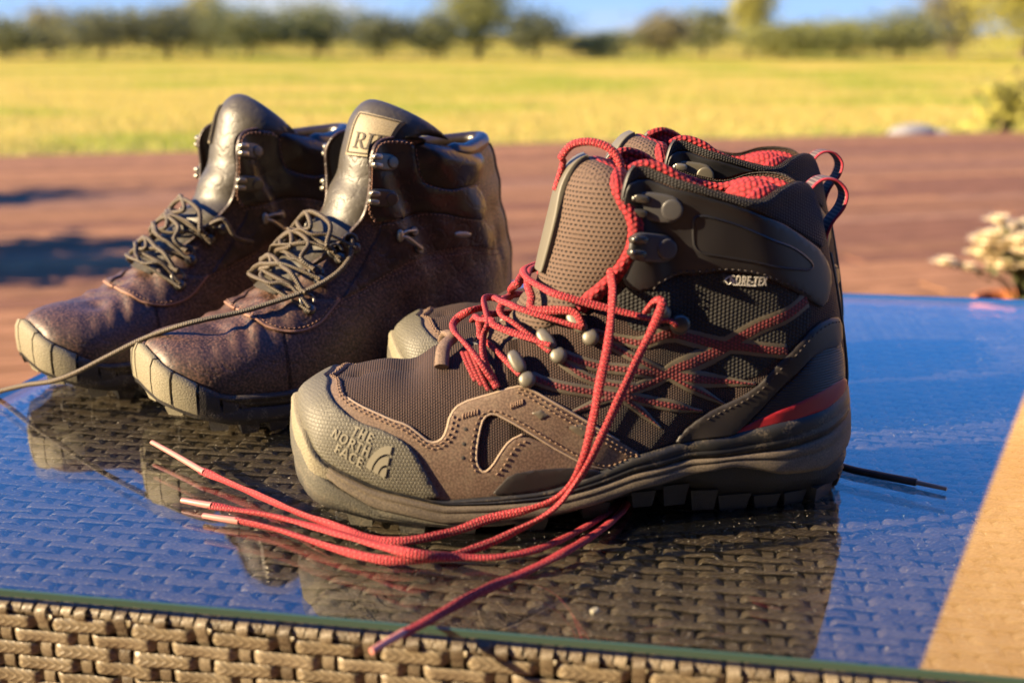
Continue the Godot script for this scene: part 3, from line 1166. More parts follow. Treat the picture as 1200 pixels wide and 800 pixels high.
# ---------------------------------------------------------------- tongues
# rows of [forward, height, half width, wrap depth, drop of the wings]; t runs across from -1 (inner) to 1 (outer)
class Tongue:
	var rows := []
	var s := 1.0
	var spread := 1.15
	var inner_drop := 1.0

	func row(k: float) -> Array:
		var t := clampf(k, 0.0, 1.0) * (rows.size() - 1)
		var i := mini(int(t), rows.size() - 2)
		var f := t - i
		var out := []
		for c in 5:
			var p1: float = rows[i][c]
			var p2: float = rows[i + 1][c]
			var p0: float = rows[maxi(i - 1, 0)][c]
			var p3: float = rows[mini(i + 2, rows.size() - 1)][c]
			out.append(0.5 * (2.0 * p1 + (p2 - p0) * f + (2.0 * p0 - 5.0 * p1 + 4.0 * p2 - p3) * f * f + (3.0 * p1 - p0 - 3.0 * p2 + p3) * f * f * f))
		return out

	func base(k: float, t: float) -> Vector3:
		var r := row(k)
		var ph := t * spread
		var c := (1.0 - cos(ph)) / (1.0 - cos(spread))
		return Vector3(-(r[0] - r[3] * c), r[1] - r[4] * t * t * (1.0 if t > 0.0 else inner_drop), r[2] * sin(ph) / sin(spread) * s)

	func nor(k: float, t: float) -> Vector3:
		var du := base(k + 0.01, t) - base(k - 0.01, t)
		var dt := base(k, t + 0.02) - base(k, t - 0.02)
		var n := dt.cross(du).normalized() * s
		return n if n.x < 0.0 or absf(n.x) < 0.3 else -n

	func at(k: float, t: float, lift := 0.0) -> Vector3:
		return base(k, t) + nor(k, t) * lift


func tongue_body(mb: MB, tg: Tongue, thick: Callable, k0 := 0.0, k1 := 1.0, nk := 60, nt := 30) -> void:
	var rows := []
	var uvs := []
	for i in nk + 1:
		var k := lerpf(k0, k1, float(i) / nk)
		var row := []
		var ur := []
		for j in 2 * nt:
			var front := j <= nt
			var t := lerpf(-1, 1, float(j) / nt) if front else lerpf(1, -1, float(j - nt) / nt)
			var th: float = thick.call(k, t)
			row.append(tg.at(k, t, th * 0.5 if front else -th * 0.5))
			ur.append(Vector2(k * 0.12, t * 0.05))
		rows.append(row)
		uvs.append(ur)
	mb.grid(rows, uvs, tg.s < 0.0, true)
	mb.fan(rows[-1], Vector3.UP)


# a strip on the front of a tongue, T0..T1 across and K0..K1 along
func tongue_strip(mb: MB, tg: Tongue, k0: float, k1: float, t0: float, t1: float, lift: float, nk := 30, nt := 8) -> void:
	var rows := []
	var uvs := []
	for i in nk + 1:
		var k := lerpf(k0, k1, float(i) / nk)
		var row := []
		var ur := []
		for j in nt + 3:
			var e := j == 0 or j == nt + 2
			var t := lerpf(t0, t1, clampf(float(j - 1) / nt, 0, 1))
			row.append(tg.at(k, t, -0.001 if e else lift))
			ur.append(Vector2(k * 0.12, t * 0.05))
		rows.append(row)
		uvs.append(ur)
	mb.grid(rows, uvs, tg.s < 0.0)
	mb.fan(rows[0], tg.base(k0, 0) - tg.base(k0 + 0.05, 0))
	mb.fan(rows[-1], tg.base(k1, 0) - tg.base(k1 - 0.05, 0))


# ---------------------------------------------------------------- the red laced trail boots
# stations from toe tip to heel: sole line (forward, up, out), instep or collar line (forward, up, out), roundness, bulge, inner side's share of the width
const TRAIL := [
	[.291, .0545, 0, .262, .0655, 0, 2.2, 0, 1], [.288, .050, .018, .255, .067, 0, 2.2, 0, 1], [.2836, .0455, .030, .247, .069, 0, 2.2, 0, 1],
	[.275, .035, .040, .238, .0715, 0, 2.2, 0, .98], [.2522, .0245, .0475, .226, .0745, 0, 2.2, 0, .95], [.235, .020, .0505, .216, .0768, 0, 2.2, 0, .92],
	[.2193, .0168, .052, .205, .081, 0, 2.15, 0, .9], [.1945, .0179, .053, .190, .086, .014, 1.9, 0, .87], [.1695, .0211, .052, .174, .092, .020, 1.75, 0, .84],
	[.1444, .0285, .050, .157, .100, .024, 1.6, 0, .82], [.125, .036, .047, .143, .109, .027, 1.45, 0, .82], [.110, .040, .044, .134, .122, .030, 1.3, 0, .84],
	[.098, .041, .042, .1325, .145, .034, 1.2, 0, .88], [.088, .042, .0415, .1315, .165, .035, 1.1, 0, .92], [.0762, .043, .040, .125, .1755, .033, 1.05, 0, .95],
	[.062, .0455, .039, .1086, .1705, .037, 1.05, 0, .97], [.050, .048, .0375, .088, .163, .038, 1.05, .001, 1], [.037, .050, .034, .069, .1585, .0365, 1.05, .002, 1],
	[.025, .052, .028, .055, .163, .028, 1.05, .003, 1], [.014, .055, .018, .041, .164, .016, 1.05, .004, 1], [.0075, .0575, .0085, .032, .159, .007, 1.05, .003, 1],
	[.005, .0585, 0, .029, .156, 0, 1.05, .002, 1]]


func trail_bend(q: Vector3, side: int, u: float, v: float) -> float:
	var x := -q.x
	var d := 0.0
	# the toe box creases where the foot flexes
	d -= 0.0046 * exp(-pow((x - 0.236) / 0.008, 2.0)) * smoothstep(0.45, 0.95, v)
	d += 0.0024 * exp(-pow((x - 0.220) / 0.007, 2.0)) * smoothstep(0.4, 0.9, v)
	d -= 0.0016 * exp(-pow((x - 0.262) / 0.004, 2.0) - pow(q.z / 0.006, 2.0))
	# hollow below the ankle, slight waves in the quarter
	d -= 0.003 * exp(-pow((u - 0.72) / 0.12, 2.0) - pow((v - 0.45) / 0.25, 2.0))
	d += 0.0006 * sin(x * 190.0 + q.y * 120.0) * smoothstep(0.35, 0.5, u) * (1.0 - smoothstep(0.65, 0.8, u))
	d += 0.0022 * smoothstep(0.80, 0.93, v) * smoothstep(0.66, 0.75, u) * smoothstep(0.97, 0.86, u)
	return d


func trail_boot(called: String, s: float) -> Node3D:
	var b := root(called)
	var T := {}
	for k in TRAIL_TRACE:
		T[k] = pairs(TRAIL_TRACE[k])
	var f := Form.new(TRAIL, s, trail_bend)
	b.set_meta("form", f)
	# skin: vamp and quarters
	var mb := MB.new()
	for side in [1.0, -1.0]:
		f.sheet(mb, 0.0, side * 0.36, 0.0, 1.0, 0.0)
	put("vamp", mb, M.vamp_mesh, b)
	mb = MB.new()
	for side in [1.0, -1.0]:
		f.sheet(mb, side * 0.3533, side * 1.0, 0.0, 1.0, 0.0)
	put("quarter", mb, M.vamp_mesh, b)
	mb = MB.new()
	for side in [1.0, -1.0]:
		f.sheet(mb, side * 0.5, side * 1.0, 0.25, 1.0, -0.005, true)
	put("lining", mb, M.red_lining, b)
	# both sides carry the same panels
	var two := func(name_: String, key: String, m: Material, lift: float, h := 0.003, puff := 0.0, soften := 1) -> void:
		for side in 2:
			var pm := MB.new()
			patch(pm, f, T[key] if side == 0 else mirrored(T[key]), lift, h, puff, 0.006, soften)
			put(name_, pm, m, b)
	two.call("quarter_panel", "quarter_panel", M.black_mesh, 0.0006)
	two.call("collar_panel", "collar_mesh", M.collar_mesh, 0.0008)
	two.call("ankle_panel", "ankle_panel", M.tpu, 0.0017)
	two.call("heel_counter", "heel_counter", M.counter, 0.0011)
	two.call("heel_strap", "heel_strap", M.strap_black, 0.0021)
	two.call("shaded_side_guard", "shaded_side_guard", M.strap_black, 0.0020)  # low dark guard, the shade on it put into its black
	# mudguard: one piece round the toe, with its eyestay strap and notch on both sides
	var half: PackedVector2Array = T.mudguard
	var whole := PackedVector2Array([Vector2(0.0, 0.735)])
	whole.append_array(half)
	whole.append(Vector2(0.2, 0.0))
	whole.append(Vector2(0.0, 0.0))
	mb = MB.new()
	var left := PackedVector2Array(whole)
	left.remove_at(left.size() - 1)
	var mir := mirrored(left)
	mir.remove_at(mir.size() - 1)
	left.append_array(mir)
	patch(mb, f, left, 0.0014, 0.003, 0.0, 0.006, 1)
	put("mudguard", mb, M.brown_nubuck, b)
	# rubber toe cap
	var cap := PackedVector2Array([Vector2(0.0, 0.64)])
	cap.append_array(T.toe_cap)
	cap.append(Vector2(0.2, 0.0))
	mir = mirrored(cap)
	mir.remove_at(mir.size() - 1)
	cap.append_array(mir)
	mb = MB.new()
	patch(mb, f, cap, 0.0029, 0.003, 0.0, 0.006, 1)
	put("toe_cap", mb, M.toe_rubber, b)
	# seams
	mb = MB.new()
	for side in [1, -1]:
		var edge := PackedVector2Array([Vector2(0.0, 0.735)])
		edge.append_array(half.slice(0, 12))
		var sg: PackedVector2Array = rounded(edge, 1, false)
		for off in [-0.0016, -0.0034]:
			var path := beside(sg, off)
			stitches(mb, f, path if side > 0 else mirrored(path), 0.0017)
		edge = rounded(half.slice(14, 20), 1, false)
		for off in [-0.0016, -0.0034]:
			var path := beside(edge, off)
			stitches(mb, f, path if side > 0 else mirrored(path), 0.0017)
		edge = rounded(half.slice(20, 32), 1, false)
		var path2 := beside(edge, -0.0017)
		stitches(mb, f, path2 if side > 0 else mirrored(path2), 0.0017)
		edge = beside(rounded(half.slice(31, 36), 1, false), -0.0034)
		stitches(mb, f, edge if side > 0 else mirrored(edge), 0.0017)
	var st := put("stitching", mb, M.thread, b)
	stuff(st)
	mb = MB.new()
	for key in ["ankle_stitch", "heel_strap_stitch"]:
		var path: PackedVector2Array = rounded(T[key], 1, false)
		stitches(mb, f, path, 0.0022, 0.003, 0.0018)
		stitches(mb, f, mirrored(path), 0.0022, 0.003, 0.0018)
	stuff(put("dark_stitching", mb, M.thread_dark, b))
	# cut edge of the mudguard with sunlight painted into its pale colour, punched holes, bar tacks and two worn badges on the strap
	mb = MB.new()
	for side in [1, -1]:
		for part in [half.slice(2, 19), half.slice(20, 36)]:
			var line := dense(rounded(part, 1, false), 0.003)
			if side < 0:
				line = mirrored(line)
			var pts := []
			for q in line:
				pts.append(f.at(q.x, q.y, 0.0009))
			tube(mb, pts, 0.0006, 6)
	put("mudguard_lit_edge", mb, M.lit_cut_edge, b)
	for side in [1.0, -1.0]:
		for q in T.holes:
			mb = MB.new()
			var n := f.nor(q.x * side, q.y)
			var ex := Vector3.UP.cross(n).normalized()
			mb.lump(f.at(q.x * side, q.y, 0.0013), Basis(ex, n, ex.cross(n)), Vector3(0.0011, 0.0003, 0.0011), 0.6, 1.0, 12, 5)
			put("punched_hole", mb, M.lining_dark, b)
		mb = MB.new()
		for key in ["tack", "tack_upper"]:
			for i in 6:
				var q: Vector2 = T[key][0].lerp(T[key][1], i / 5.0)
				q.x *= side
				var n := f.nor(q.x, q.y)
				var up := (f.at(q.x, q.y + 0.03) - f.at(q.x, q.y - 0.03)).normalized()
				mb.lump(f.at(q.x, q.y, 0.0017), Basis(up, n, up.cross(n)), Vector3(0.0017, 0.0004, 0.0004), 1.0, 1.0, 6, 5)
		stuff(put("bar_tack", mb, M.thread, b))
	two.call("strap_badge", "badge_front", M.web_edge, 0.0019, 0.002, 0.0, 0)
	two.call("strap_badge", "badge_rear", M.web_edge, 0.0019, 0.002, 0.0, 0)
	# raised rib moulded into the ankle panel
	mb = MB.new()
	for side in [1, -1]:
		var loop: PackedVector2Array = dense(rounded(T.ankle_emboss, 2), 0.003, true)
		if side < 0:
			loop = mirrored(loop)
		var pts := []
		for q in loop:
			pts.append(f.at(q.x, q.y, 0.0016))
		pts.append(pts[0])
		tube(mb, pts, 0.0007, 6)
	put("ankle_panel_rib", mb, M.tpu, b)
	# the web of red bands with raised edges
	for key in ["w1", "w2", "w3", "w4", "w5", "w6", "w7", "w8", "w9", "w10", "w11"]:
		for side in [1, -1]:
			var line: PackedVector2Array = dense(rounded(T[key], 2, false), 0.004)
			if side < 0:
				line = mirrored(line)
				line.reverse()
			var thin: bool = key in ["w4", "w7", "w9", "w10", "w11"]
			var w := 0.0011 if thin else 0.0016
			var e := MB.new()
			patch(e, f, ribbon(line, w + 0.0011, key in ["w6", "w7", "w8", "w9", "w10"]), 0.0009, 0.0025, 0.0, 0.006, 0)
			var band := put("web_edge", e, M.web_edge, b)
			var i := MB.new()
			patch(i, f, ribbon(line, w, key in ["w6", "w7", "w8", "w9", "w10"]), 0.0011, 0.0025, 0.0, 0.006, 0, 0.0005)
			put("web_band", i, M.red_web, band)
	two.call("heel_stripe", "red_stripe", M.red_flat, 0.0016, 0.003, 0.0, 1)
	# collar binding and eyestay edges
	mb = MB.new()
	var rim := []
	for i in 81:
		rim.append(f.at(lerpf(0.655, 1.0, i / 80.0), 1.0, -0.0045) - Vector3(0, 0.0010, 0))
	for i in range(1, 81):
		rim.append(f.at(-lerpf(1.0, 0.655, i / 80.0), 1.0, -0.0045) - Vector3(0, 0.0010, 0))
	tube(mb, rim, 0.0025, 10)
	put("collar_binding", mb, M.red_lining, b)
	mb = MB.new()
	for side in [1.0, -1.0]:
		var e := []
		for i in 61:
			e.append(f.at(side * lerpf(0.29, 0.66, i / 60.0), 1.0, -0.0005))
		tube(mb, e, 0.0016, 8)
	put("eyestay_binding", mb, M.strap_black, b)
	# padded heel inside the collar
	mb = MB.new()
	for sg in [1.0, -1.0]:
		mb.lump(Vector3(-0.056, 0.1505, 0.012 * sg), Basis(Vector3.UP, 0.5 * sg), Vector3(0.017, 0.013, 0.007), 1.0, 1.0, 18, 11)
	put("heel_pad", mb, M.red_lining, b)
	# tongue
	var tg := Tongue.new()
	tg.s = s
	tg.rows = [[.200, .078, .017, .008, .002], [.187, .090, .021, .012, .002], [.175, .102, .025, .018, .001], [.1675, .114, .029, .024, 0], [.1635, .130, .034, .033, 0], [.1595, .147, .0365, .033, 0], [.1555, .162, .0315, .022, 0], [.149, .1715, .025, .015, .003], [.141, .1745, .019, .010, .004]]
	b.set_meta("tongue", tg)
	mb = MB.new()
	var thick := func(k: float, t: float) -> float:
		return (0.006 + 0.003 * sin(k * 30.0) * smoothstep(0.55, 0.2, k)) * sqrt(maxf(0.02, 1.0 - pow(absf(t), 6.0))) * sqrt(maxf(0.05, 1.0 - pow(maxf(0.0, (k - 0.88) / 0.12), 2.0)))
	tongue_body(mb, tg, thick)
	var tb := put("tongue", mb, M.tongue_mesh, b)
	mb = MB.new()
	tongue_strip(mb, tg, 0.42, 0.93, -0.26, 0.26, 0.0052)
	put("lace_keeper", mb, M.smooth_rubber, tb)
	mb = MB.new()
	var rim2 := []
	for i in 31:
		rim2.append(tg.at(lerpf(0.30, 0.97, i / 30.0), 1.0, -0.001))
	for i in range(1, 30):
		rim2.append(tg.at(0.985, lerpf(0.96, -0.96, i / 30.0), -0.002))
	for i in 31:
		rim2.append(tg.at(lerpf(0.97, 0.30, i / 30.0), -1.0, -0.001))
	tube(mb, rim2, 0.0042, 12)
	put("tongue_binding", mb, M.red_lining, tb)
	mb = MB.new()
	tongue_strip_back(mb, tg, 0.4, 0.985, -0.0045)
	put("tongue_lining", mb, M.red_lining, tb)
	# cord loop at the top of the tongue
	mb = MB.new()
	var lp := [tg.at(0.72, 0.08, 0.005), tg.at(0.84, 0.05, 0.008), Vector3(-.1585, .1765, .004 * s), Vector3(-.153, .183, .006 * s), Vector3(-.144, .1845, .010 * s), Vector3(-.135, .181, .014 * s), Vector3(-.131, .174, .017 * s), Vector3(-.131, .165, .018 * s)]
	tube(mb, curve(lp), 0.0021, 10, 0.8)
	if s > 0.0:
		put("tongue_loop", mb, M.red_lace, b)
	# heel pull loop
	mb = MB.new()
	var pl := curve([Vector3(-.0235, .124, 0), Vector3(-.0265, .140, 0), Vector3(-.0325, .154, 0), Vector3(-.0315, .1605, 0), Vector3(-.026, .1648, 0), Vector3(-.0185, .1638, 0), Vector3(-.0135, .1580, 0), Vector3(-.0145, .1505, 0), Vector3(-.020, .1425, 0), Vector3(-.0225, .134, 0), Vector3(-.0205, .124, 0), Vector3(-.016, .110, 0)], 0.0015)
	strap(mb, pl, 0.013, 0.0015, Vector3(0, 0, 1))
	put("pull_loop", mb, M.webbing, b)
	mb = MB.new()
	for sg in [1.0, -1.0]:
		patch(mb, f, PackedVector2Array([Vector2(0.955 * sg, 0.03), Vector2(sg, 0.03), Vector2(sg, 0.62), Vector2(0.965 * sg, 0.62)]), 0.0013, 0.003, 0.0, 0.006, 0)
	put("heel_tape", mb, M.tpu, b)
	trail_sole(b, f)
	# hardware
	for side in [1.0, -1.0]:
		for i in 4:
			var q: Vector2 = T.hooks[i]
			q.x *= side
			var p := f.at(q.x, q.y, 0.002)
			var n := f.nor(q.x, q.y)
			var to_edge := (f.at(q.x, minf(q.y + 0.1, 1.0)) - f.at(q.x, q.y - 0.1)).normalized()
			if i < 3:
				var along := (to_edge * 1.0 + Vector3(-0.55, 0.1, 0)).normalized()
				along = (along - n * along.dot(n)).normalized()
				var hk := MB.new()
				hk.lump(p + along * 0.0045 + n * 0.002, Basis(along, n, along.cross(n)), Vector3(0.0066, 0.0028, 0.0036), 0.7, 0.8, 18, 11)
				var o := put("lace_hook", hk, M.metal, b)
				var rv := MB.new()
				rv.lump(p - along * 0.0055 + n * 0.0012, Basis(along, n, along.cross(n)), Vector3(0.0043, 0.0026, 0.0043), 0.8, 1.0, 18, 11)
				put("rivet", rv, M.metal, o)
			else:
				var hk := MB.new()
				hk.lump(p + Vector3(-0.004, 0.004, 0) + n * 0.001, Basis(Vector3.RIGHT, n, Vector3.RIGHT.cross(n)).orthonormalized(), Vector3(0.0042, 0.0035, 0.0042), 0.9, 1.0, 16, 9)
				var o := put("lace_hook", hk, M.metal, b)
				var rv := MB.new()
				rv.lump(p + Vector3(0.005, -0.002, 0), Basis(Vector3.RIGHT, n, Vector3.RIGHT.cross(n)).orthonormalized(), Vector3(0.0052, 0.0026, 0.0052), 0.8, 1.0, 18, 11)
				put("rivet", rv, M.metal_dark, o)
		for i in 2:
			var q: Vector2 = T.ankle_hooks[i]
			q.x *= side
			speed_hook(b, f, q, 0.0018, M.hook_black if s > 0.0 else M.metal, 1.25)
	# woven tag under the ankle panel and the print on the toe
	for side in [1.0, -1.0]:
		var tgp: PackedVector2Array = T.tag
		if side < 0:
			tgp = mirrored(tgp)
		mb = MB.new()
		patch(mb, f, tgp, 0.0011, 0.002, 0.0, 0.006, 0, 0.0004)
		var tag_o := put("woven_tag", mb, M.tag_black, b)
		var c: Vector2 = (T.tag[0] + T.tag[1] + T.tag[2] + T.tag[3]) * 0.25
		c.x *= side
		var place := surface_place(f, c, Vector3(0.995, -0.06, 0) if side * s > 0.0 else Vector3(-0.995, -0.06, 0), 0.0011)
		put_mesh("lettering", lettering("GORE-TEX", 0.0025, func(x: float, y: float, z: float) -> Vector3: return place.call(x * 0.60 + 0.0030, y + 0.0004, z), true), M.white_print, tag_o)
		mb = MB.new()
		for k in 4:
			var a0 := Vector2(cos(k * PI / 2), sin(k * PI / 2)) * 0.0021
			var a1 := Vector2(cos((k + 1) * PI / 2), sin((k + 1) * PI / 2)) * 0.0021
			tube(mb, [place.call(a0.x - 0.0062, a0.y, 0.0003), place.call(a1.x - 0.0062, a1.y, 0.0003)], 0.00035, 5)
		tube(mb, [place.call(-0.0040, -0.0020, 0.0003), place.call(0.0070, -0.0020, 0.0003)], 0.0003, 5)
		put("emblem", mb, M.white_print, tag_o)
	var lu: PackedVector2Array = T.logo
	for side in [1.0]:
		var read := (f.at(lu[2].x, lu[2].y) - f.at(lu[0].x, lu[0].y)).normalized()
		var c := lu[1].lerp(lu[0], 0.35)
		if s < 0.0:
			continue
		var place := surface_place(f, c, read, 0.0031)
		for k in 3:
			var line: String = ["THE", "NORTH", "FACE"][k]
			var shift: float = [0.0040, 0.0, 0.0016][k]
			put_mesh("lettering", lettering(line, 0.0031, func(x: float, y: float, z: float) -> Vector3: return place.call(x + shift - 0.001, y + 0.0056 - k * 0.0056 - 0.0015, z * 0.2 + 0.0001), true), M.print_pale, b)
		mb = MB.new()
		for arc in 3:
			var r0 := 0.0125 - arc * 0.0042
			var r1 := r0 - 0.0032
			var row0 := []
			var row1 := []
			for i in 13:
				var a := lerpf(PI, PI / 2, i / 12.0)
				row0.append(place.call(0.0225 + cos(a) * r0, -0.0075 + sin(a) * r0, 0.0004))
				row1.append(place.call(0.0225 + cos(a) * maxf(r1, 0.0), -0.0075 + sin(a) * maxf(r1, 0.0), 0.0004))
			var f0 := mb.v.size()
			for i in 13:
				mb.p(row0[i])
				mb.p(row1[i])
			for i in 12:
				mb.th(f0 + i * 2, f0 + i * 2 + 1, f0 + i * 2 + 3, f.nor(c.x, c.y))
				mb.th(f0 + i * 2, f0 + i * 2 + 3, f0 + i * 2 + 2, f.nor(c.x, c.y))
		put("emblem", mb, M.print_pale, b)
	return b


func ribbon(line: PackedVector2Array, w: float, fade: bool) -> PackedVector2Array:
	var out := PackedVector2Array()
	var back := PackedVector2Array()
	var sc := Vector2(SU, SV)
	for i in line.size():
		var k := float(i) / (line.size() - 1)
		var ww := w * (1.0 - (0.75 * smoothstep(0.45, 1.0, k) if fade else 0.0))
		var d := ((line[mini(i + 1, line.size() - 1)] - line[maxi(i - 1, 0)]) * sc).normalized()
		var n := Vector2(-d.y, d.x) * ww / sc
		out.append(line[i] + n)
		back.append(line[i] - n)
	back.reverse()
	out.append_array(back)
	return out


# maps metres across (ACROSS direction), up and out to the skin round the point C
func surface_place(f: Form, c: Vector2, across: Vector3, lift: float) -> Callable:
	var p := f.at(c.x, c.y)
	var n := f.nor(c.x, c.y)
	var h := 0.004
	var du := (f.at(c.x + h, c.y) - f.at(c.x - h, c.y)) / (2.0 * h)
	var dv := (f.at(c.x, c.y + h * 3.0) - f.at(c.x, c.y - h * 3.0)) / (6.0 * h)
	var ex := (across - n * across.dot(n)).normalized()
	var ey := n.cross(ex).normalized()
	# invert [du dv] in the tangent plane
	var a := du.dot(ex)
	var b := dv.dot(ex)
	var cc := du.dot(ey)
	var d := dv.dot(ey)
	var det := a * d - b * cc
	return func(x: float, y: float, z: float) -> Vector3:
		var uu := (d * x - b * y) / det
		var vv := (-cc * x + a * y) / det
		return f.at(c.x + uu, c.y + vv, lift + z)


func tongue_strip_back(mb: MB, tg: Tongue, k0: float, k1: float, lift: float) -> void:
	var rows := []
	for i in 31:
		var row := []
		for j in 21:
			row.append(tg.at(lerpf(k0, k1, i / 30.0), lerpf(-0.97, 0.97, j / 20.0), lift))
		rows.append(row)
	mb.grid(rows, [], tg.s > 0.0)


# a two pronged lace hook on a plate
func speed_hook(b: Node3D, f: Form, q: Vector2, lift: float, m: Material, size: float) -> void:
	var p := f.at(q.x, q.y, lift)
	var n := f.nor(q.x, q.y)
	var ex := (Vector3(-1, 0.12, 0) - n * Vector3(-1, 0.12, 0).dot(n)).normalized()
	var ey := n.cross(ex)
	var bx := Basis(ex, n, ex.cross(n))
	var mb := MB.new()
	mb.lump(p + ex * 0.001 * size, bx, Vector3(0.0092, 0.0016, 0.0056) * size, 0.4, 0.55, 22, 9)
	var o := put("ankle_hook", mb, m, b)
	mb = MB.new()
	for k in [-1.0, 1.0]:
		mb.lump(p + ex * 0.0068 * size + ey * 0.0027 * k * size + n * 0.0024, bx, Vector3(0.0032, 0.0018, 0.0017) * size, 0.5, 0.6, 12, 7)
		mb.lump(p + ex * 0.0094 * size + ey * 0.0024 * k * size + n * 0.0014, bx, Vector3(0.0014, 0.0026, 0.0015) * size, 0.7, 0.7, 10, 7)
	put("prong", mb, M.hook_silver if m != M.hook_black else M.metal_dark, o)
	mb = MB.new()
	mb.lump(p - ex * 0.0052 * size + n * 0.0012, bx, Vector3(0.0042, 0.0013, 0.0042) * size, 0.4, 1.0, 18, 9)
	put("rivet", mb, m, o)


func trail_sole(b: Node3D, f: Form) -> void:
	var top := [[0.0, .0545], [.095, .0455], [.143, .035], [.19, .0245], [.286, .0172], [.38, .0211], [.476, .036], [.571, .041], [.667, .043], [.762, .048], [.857, .052], [1.0, .0585]]
	var y1 := [[0.0, .0535], [.095, .0445], [.143, .034], [.19, .0236], [.286, .0163], [.333, .0165], [.38, .0175], [.476, .029], [.571, .033], [.667, .0335], [.762, .0355], [.857, .039], [1.0, .047]]
	var y2 := [[0.0, .050], [.095, .040], [.143, .0275], [.19, .0135], [.286, .0065], [.38, .009], [.43, .014], [.476, .0195], [.571, .024], [.667, .0275], [.72, .0245], [.762, .0215], [.857, .020], [.93, .024], [1.0, .034]]
	var y3 := [[0.0, .026], [.095, .019], [.143, .013], [.19, .0075], [.286, .005], [.38, .0055], [.476, .013], [.571, .015], [.667, .008], [.762, .006], [.857, .006], [1.0, .012]]
	var y0 := [[0.0, .021], [.095, .013], [.143, .0065], [.19, .001], [.24, 0.0], [.40, 0.0], [.45, .004], [.50, .006], [.571, .004], [.64, 0.0], [.9, 0.0], [1.0, .008]]
	var mb := MB.new()
	sole_band(mb, f, -1.0, 1.0, func(u: float) -> Array:
		var a := table_at(top, u)
		var c := table_at(y1, u)
		return [[-0.002, a], [0.0016, a + 0.0006], [0.0026, lerpf(a, c, 0.3)], [0.0030, lerpf(a, c, 0.55)], [0.0022, lerpf(a, c, 0.62)], [0.0034, lerpf(a, c, 0.72)], [0.0036, c], [-0.003, c]], 140)
	put("upper_band", mb, M.midsole_dark, b)
	mb = MB.new()
	sole_band(mb, f, -1.0, 1.0, func(u: float) -> Array:
		var a := table_at(y1, u) - 0.0003
		var c := table_at(y2, u)
		var g := smoothstep(0.10, 0.16, u)
		return [[-0.004, a], [0.0024 * g, a], [0.0042 * g, lerpf(a, c, 0.15)], [0.0046 * g, lerpf(a, c, 0.34)], [0.0036 * g, lerpf(a, c, 0.40)], [0.0048 * g, lerpf(a, c, 0.48)], [0.0052 * g, lerpf(a, c, 0.85)], [0.0040 * g, c], [-0.006, c]], 140)
	put("midsole", mb, M.midsole, b)
	mb = MB.new()
	sole_band(mb, f, -1.0, 1.0, func(u: float) -> Array:
		var k := smoothstep(0.2, 0.10, u)
		var a := table_at(y2, u) - 0.0003
		var c := table_at(y3, u)
		var w := 0.0028 + 0.0024 * k - 0.0075 * smoothstep(0.33, 0.45, u) * smoothstep(0.93, 0.80, u)
		return [[-0.014, a - 0.001], [w - 0.0008, a], [w, lerpf(a, c, 0.12)], [w + 0.0008, lerpf(a, c, 0.5)], [w - 0.0006, lerpf(a, c, 0.53)], [w - 0.0004, c], [-0.016, c]], 140)
	sole_floor(mb, f, -0.011, func(u: float) -> float: return table_at(y3, u) + 0.0004)
	put("outsole", mb, M.outsole_shaded, b)
	mb = MB.new()
	sole_band(mb, f, -0.37, 0.37, func(u: float) -> Array:
		var k := smoothstep(0.2, 0.10, u)
		var e := smoothstep(0.37, 0.33, u)
		var a := table_at(y2, u) + 0.0002
		var c := table_at(y3, u) - 0.0005
		var w := (0.0034 + 0.0028 * k) * e
		return [[-0.006, a], [w * 0.8, a], [w + 0.0004, lerpf(a, c, 0.12)], [w + 0.0012, lerpf(a, c, 0.50)], [w - 0.0004, lerpf(a, c, 0.54)], [w + 0.0004, lerpf(a, c, 0.60)], [w, c], [-0.010, c]], 70)
	put("outsole_lit_front", mb, M.outsole, b)  # sunlit front rim, its light put into the colour
	# rubber bumper round the toe
	mb = MB.new()
	sole_band(mb, f, -0.165, 0.165, func(u: float) -> Array:
		var a := table_at(top, u) + lerpf(-0.003, 0.002, smoothstep(0.165, 0.10, u))
		var c := lerpf(a, table_at(y3, u), 0.66)
		var e := smoothstep(0.17, 0.12, u)
		return [[0.0012, a], [0.0024 * e + 0.0022, a + 0.0001], [0.0036 * e + 0.0022, lerpf(a, c, 0.10)], [0.0042 * e + 0.0022, lerpf(a, c, 0.5)], [0.0038 * e + 0.0022, lerpf(a, c, 0.93)], [0.0024 * e + 0.0022, c], [-0.004, c]], 60)
	put("toe_bumper", mb, M.bumper, b)
	for side in [1.0, -1.0]:
		var u := 0.035
		while u < 0.99:
			var bot := table_at(y0, u)
			var tp := table_at(y3, u) + 0.0012
			var wd := 0.0125 + 0.006 * rng.randf()
			var mat: Material = M.outsole if u < 0.36 else M.outsole_shaded
			var lg := lug(f, side * u, wd, 0.022 if u > 0.12 else 0.018, 0.0025 - 0.0065 * smoothstep(0.33, 0.45, u) * smoothstep(0.93, 0.80, u), tp, bot)
			put("lug", lg, mat, b, true)
			u += 0.064 if u > 0.15 else 0.07
	for i in 11:
		var u := lerpf(0.16, 0.92, i / 10.0)
		if u > 0.45 and u < 0.62:
			continue
		var p := f.at(u, 0).lerp(f.at(-u, 0), 0.5)
		var lb := MB.new()
		var bot := table_at(y0, u)
		lb.bevel_box(Vector3(p.x, (bot + table_at(y3, u) + 0.001) * 0.5, p.z), Basis(Vector3.UP, 0.3 * (1 if i % 2 else -1)), Vector3(0.012, table_at(y3, u) + 0.001 - bot, 0.022), 0.0012)
		put("lug", lb, M.outsole_shaded, b, true)


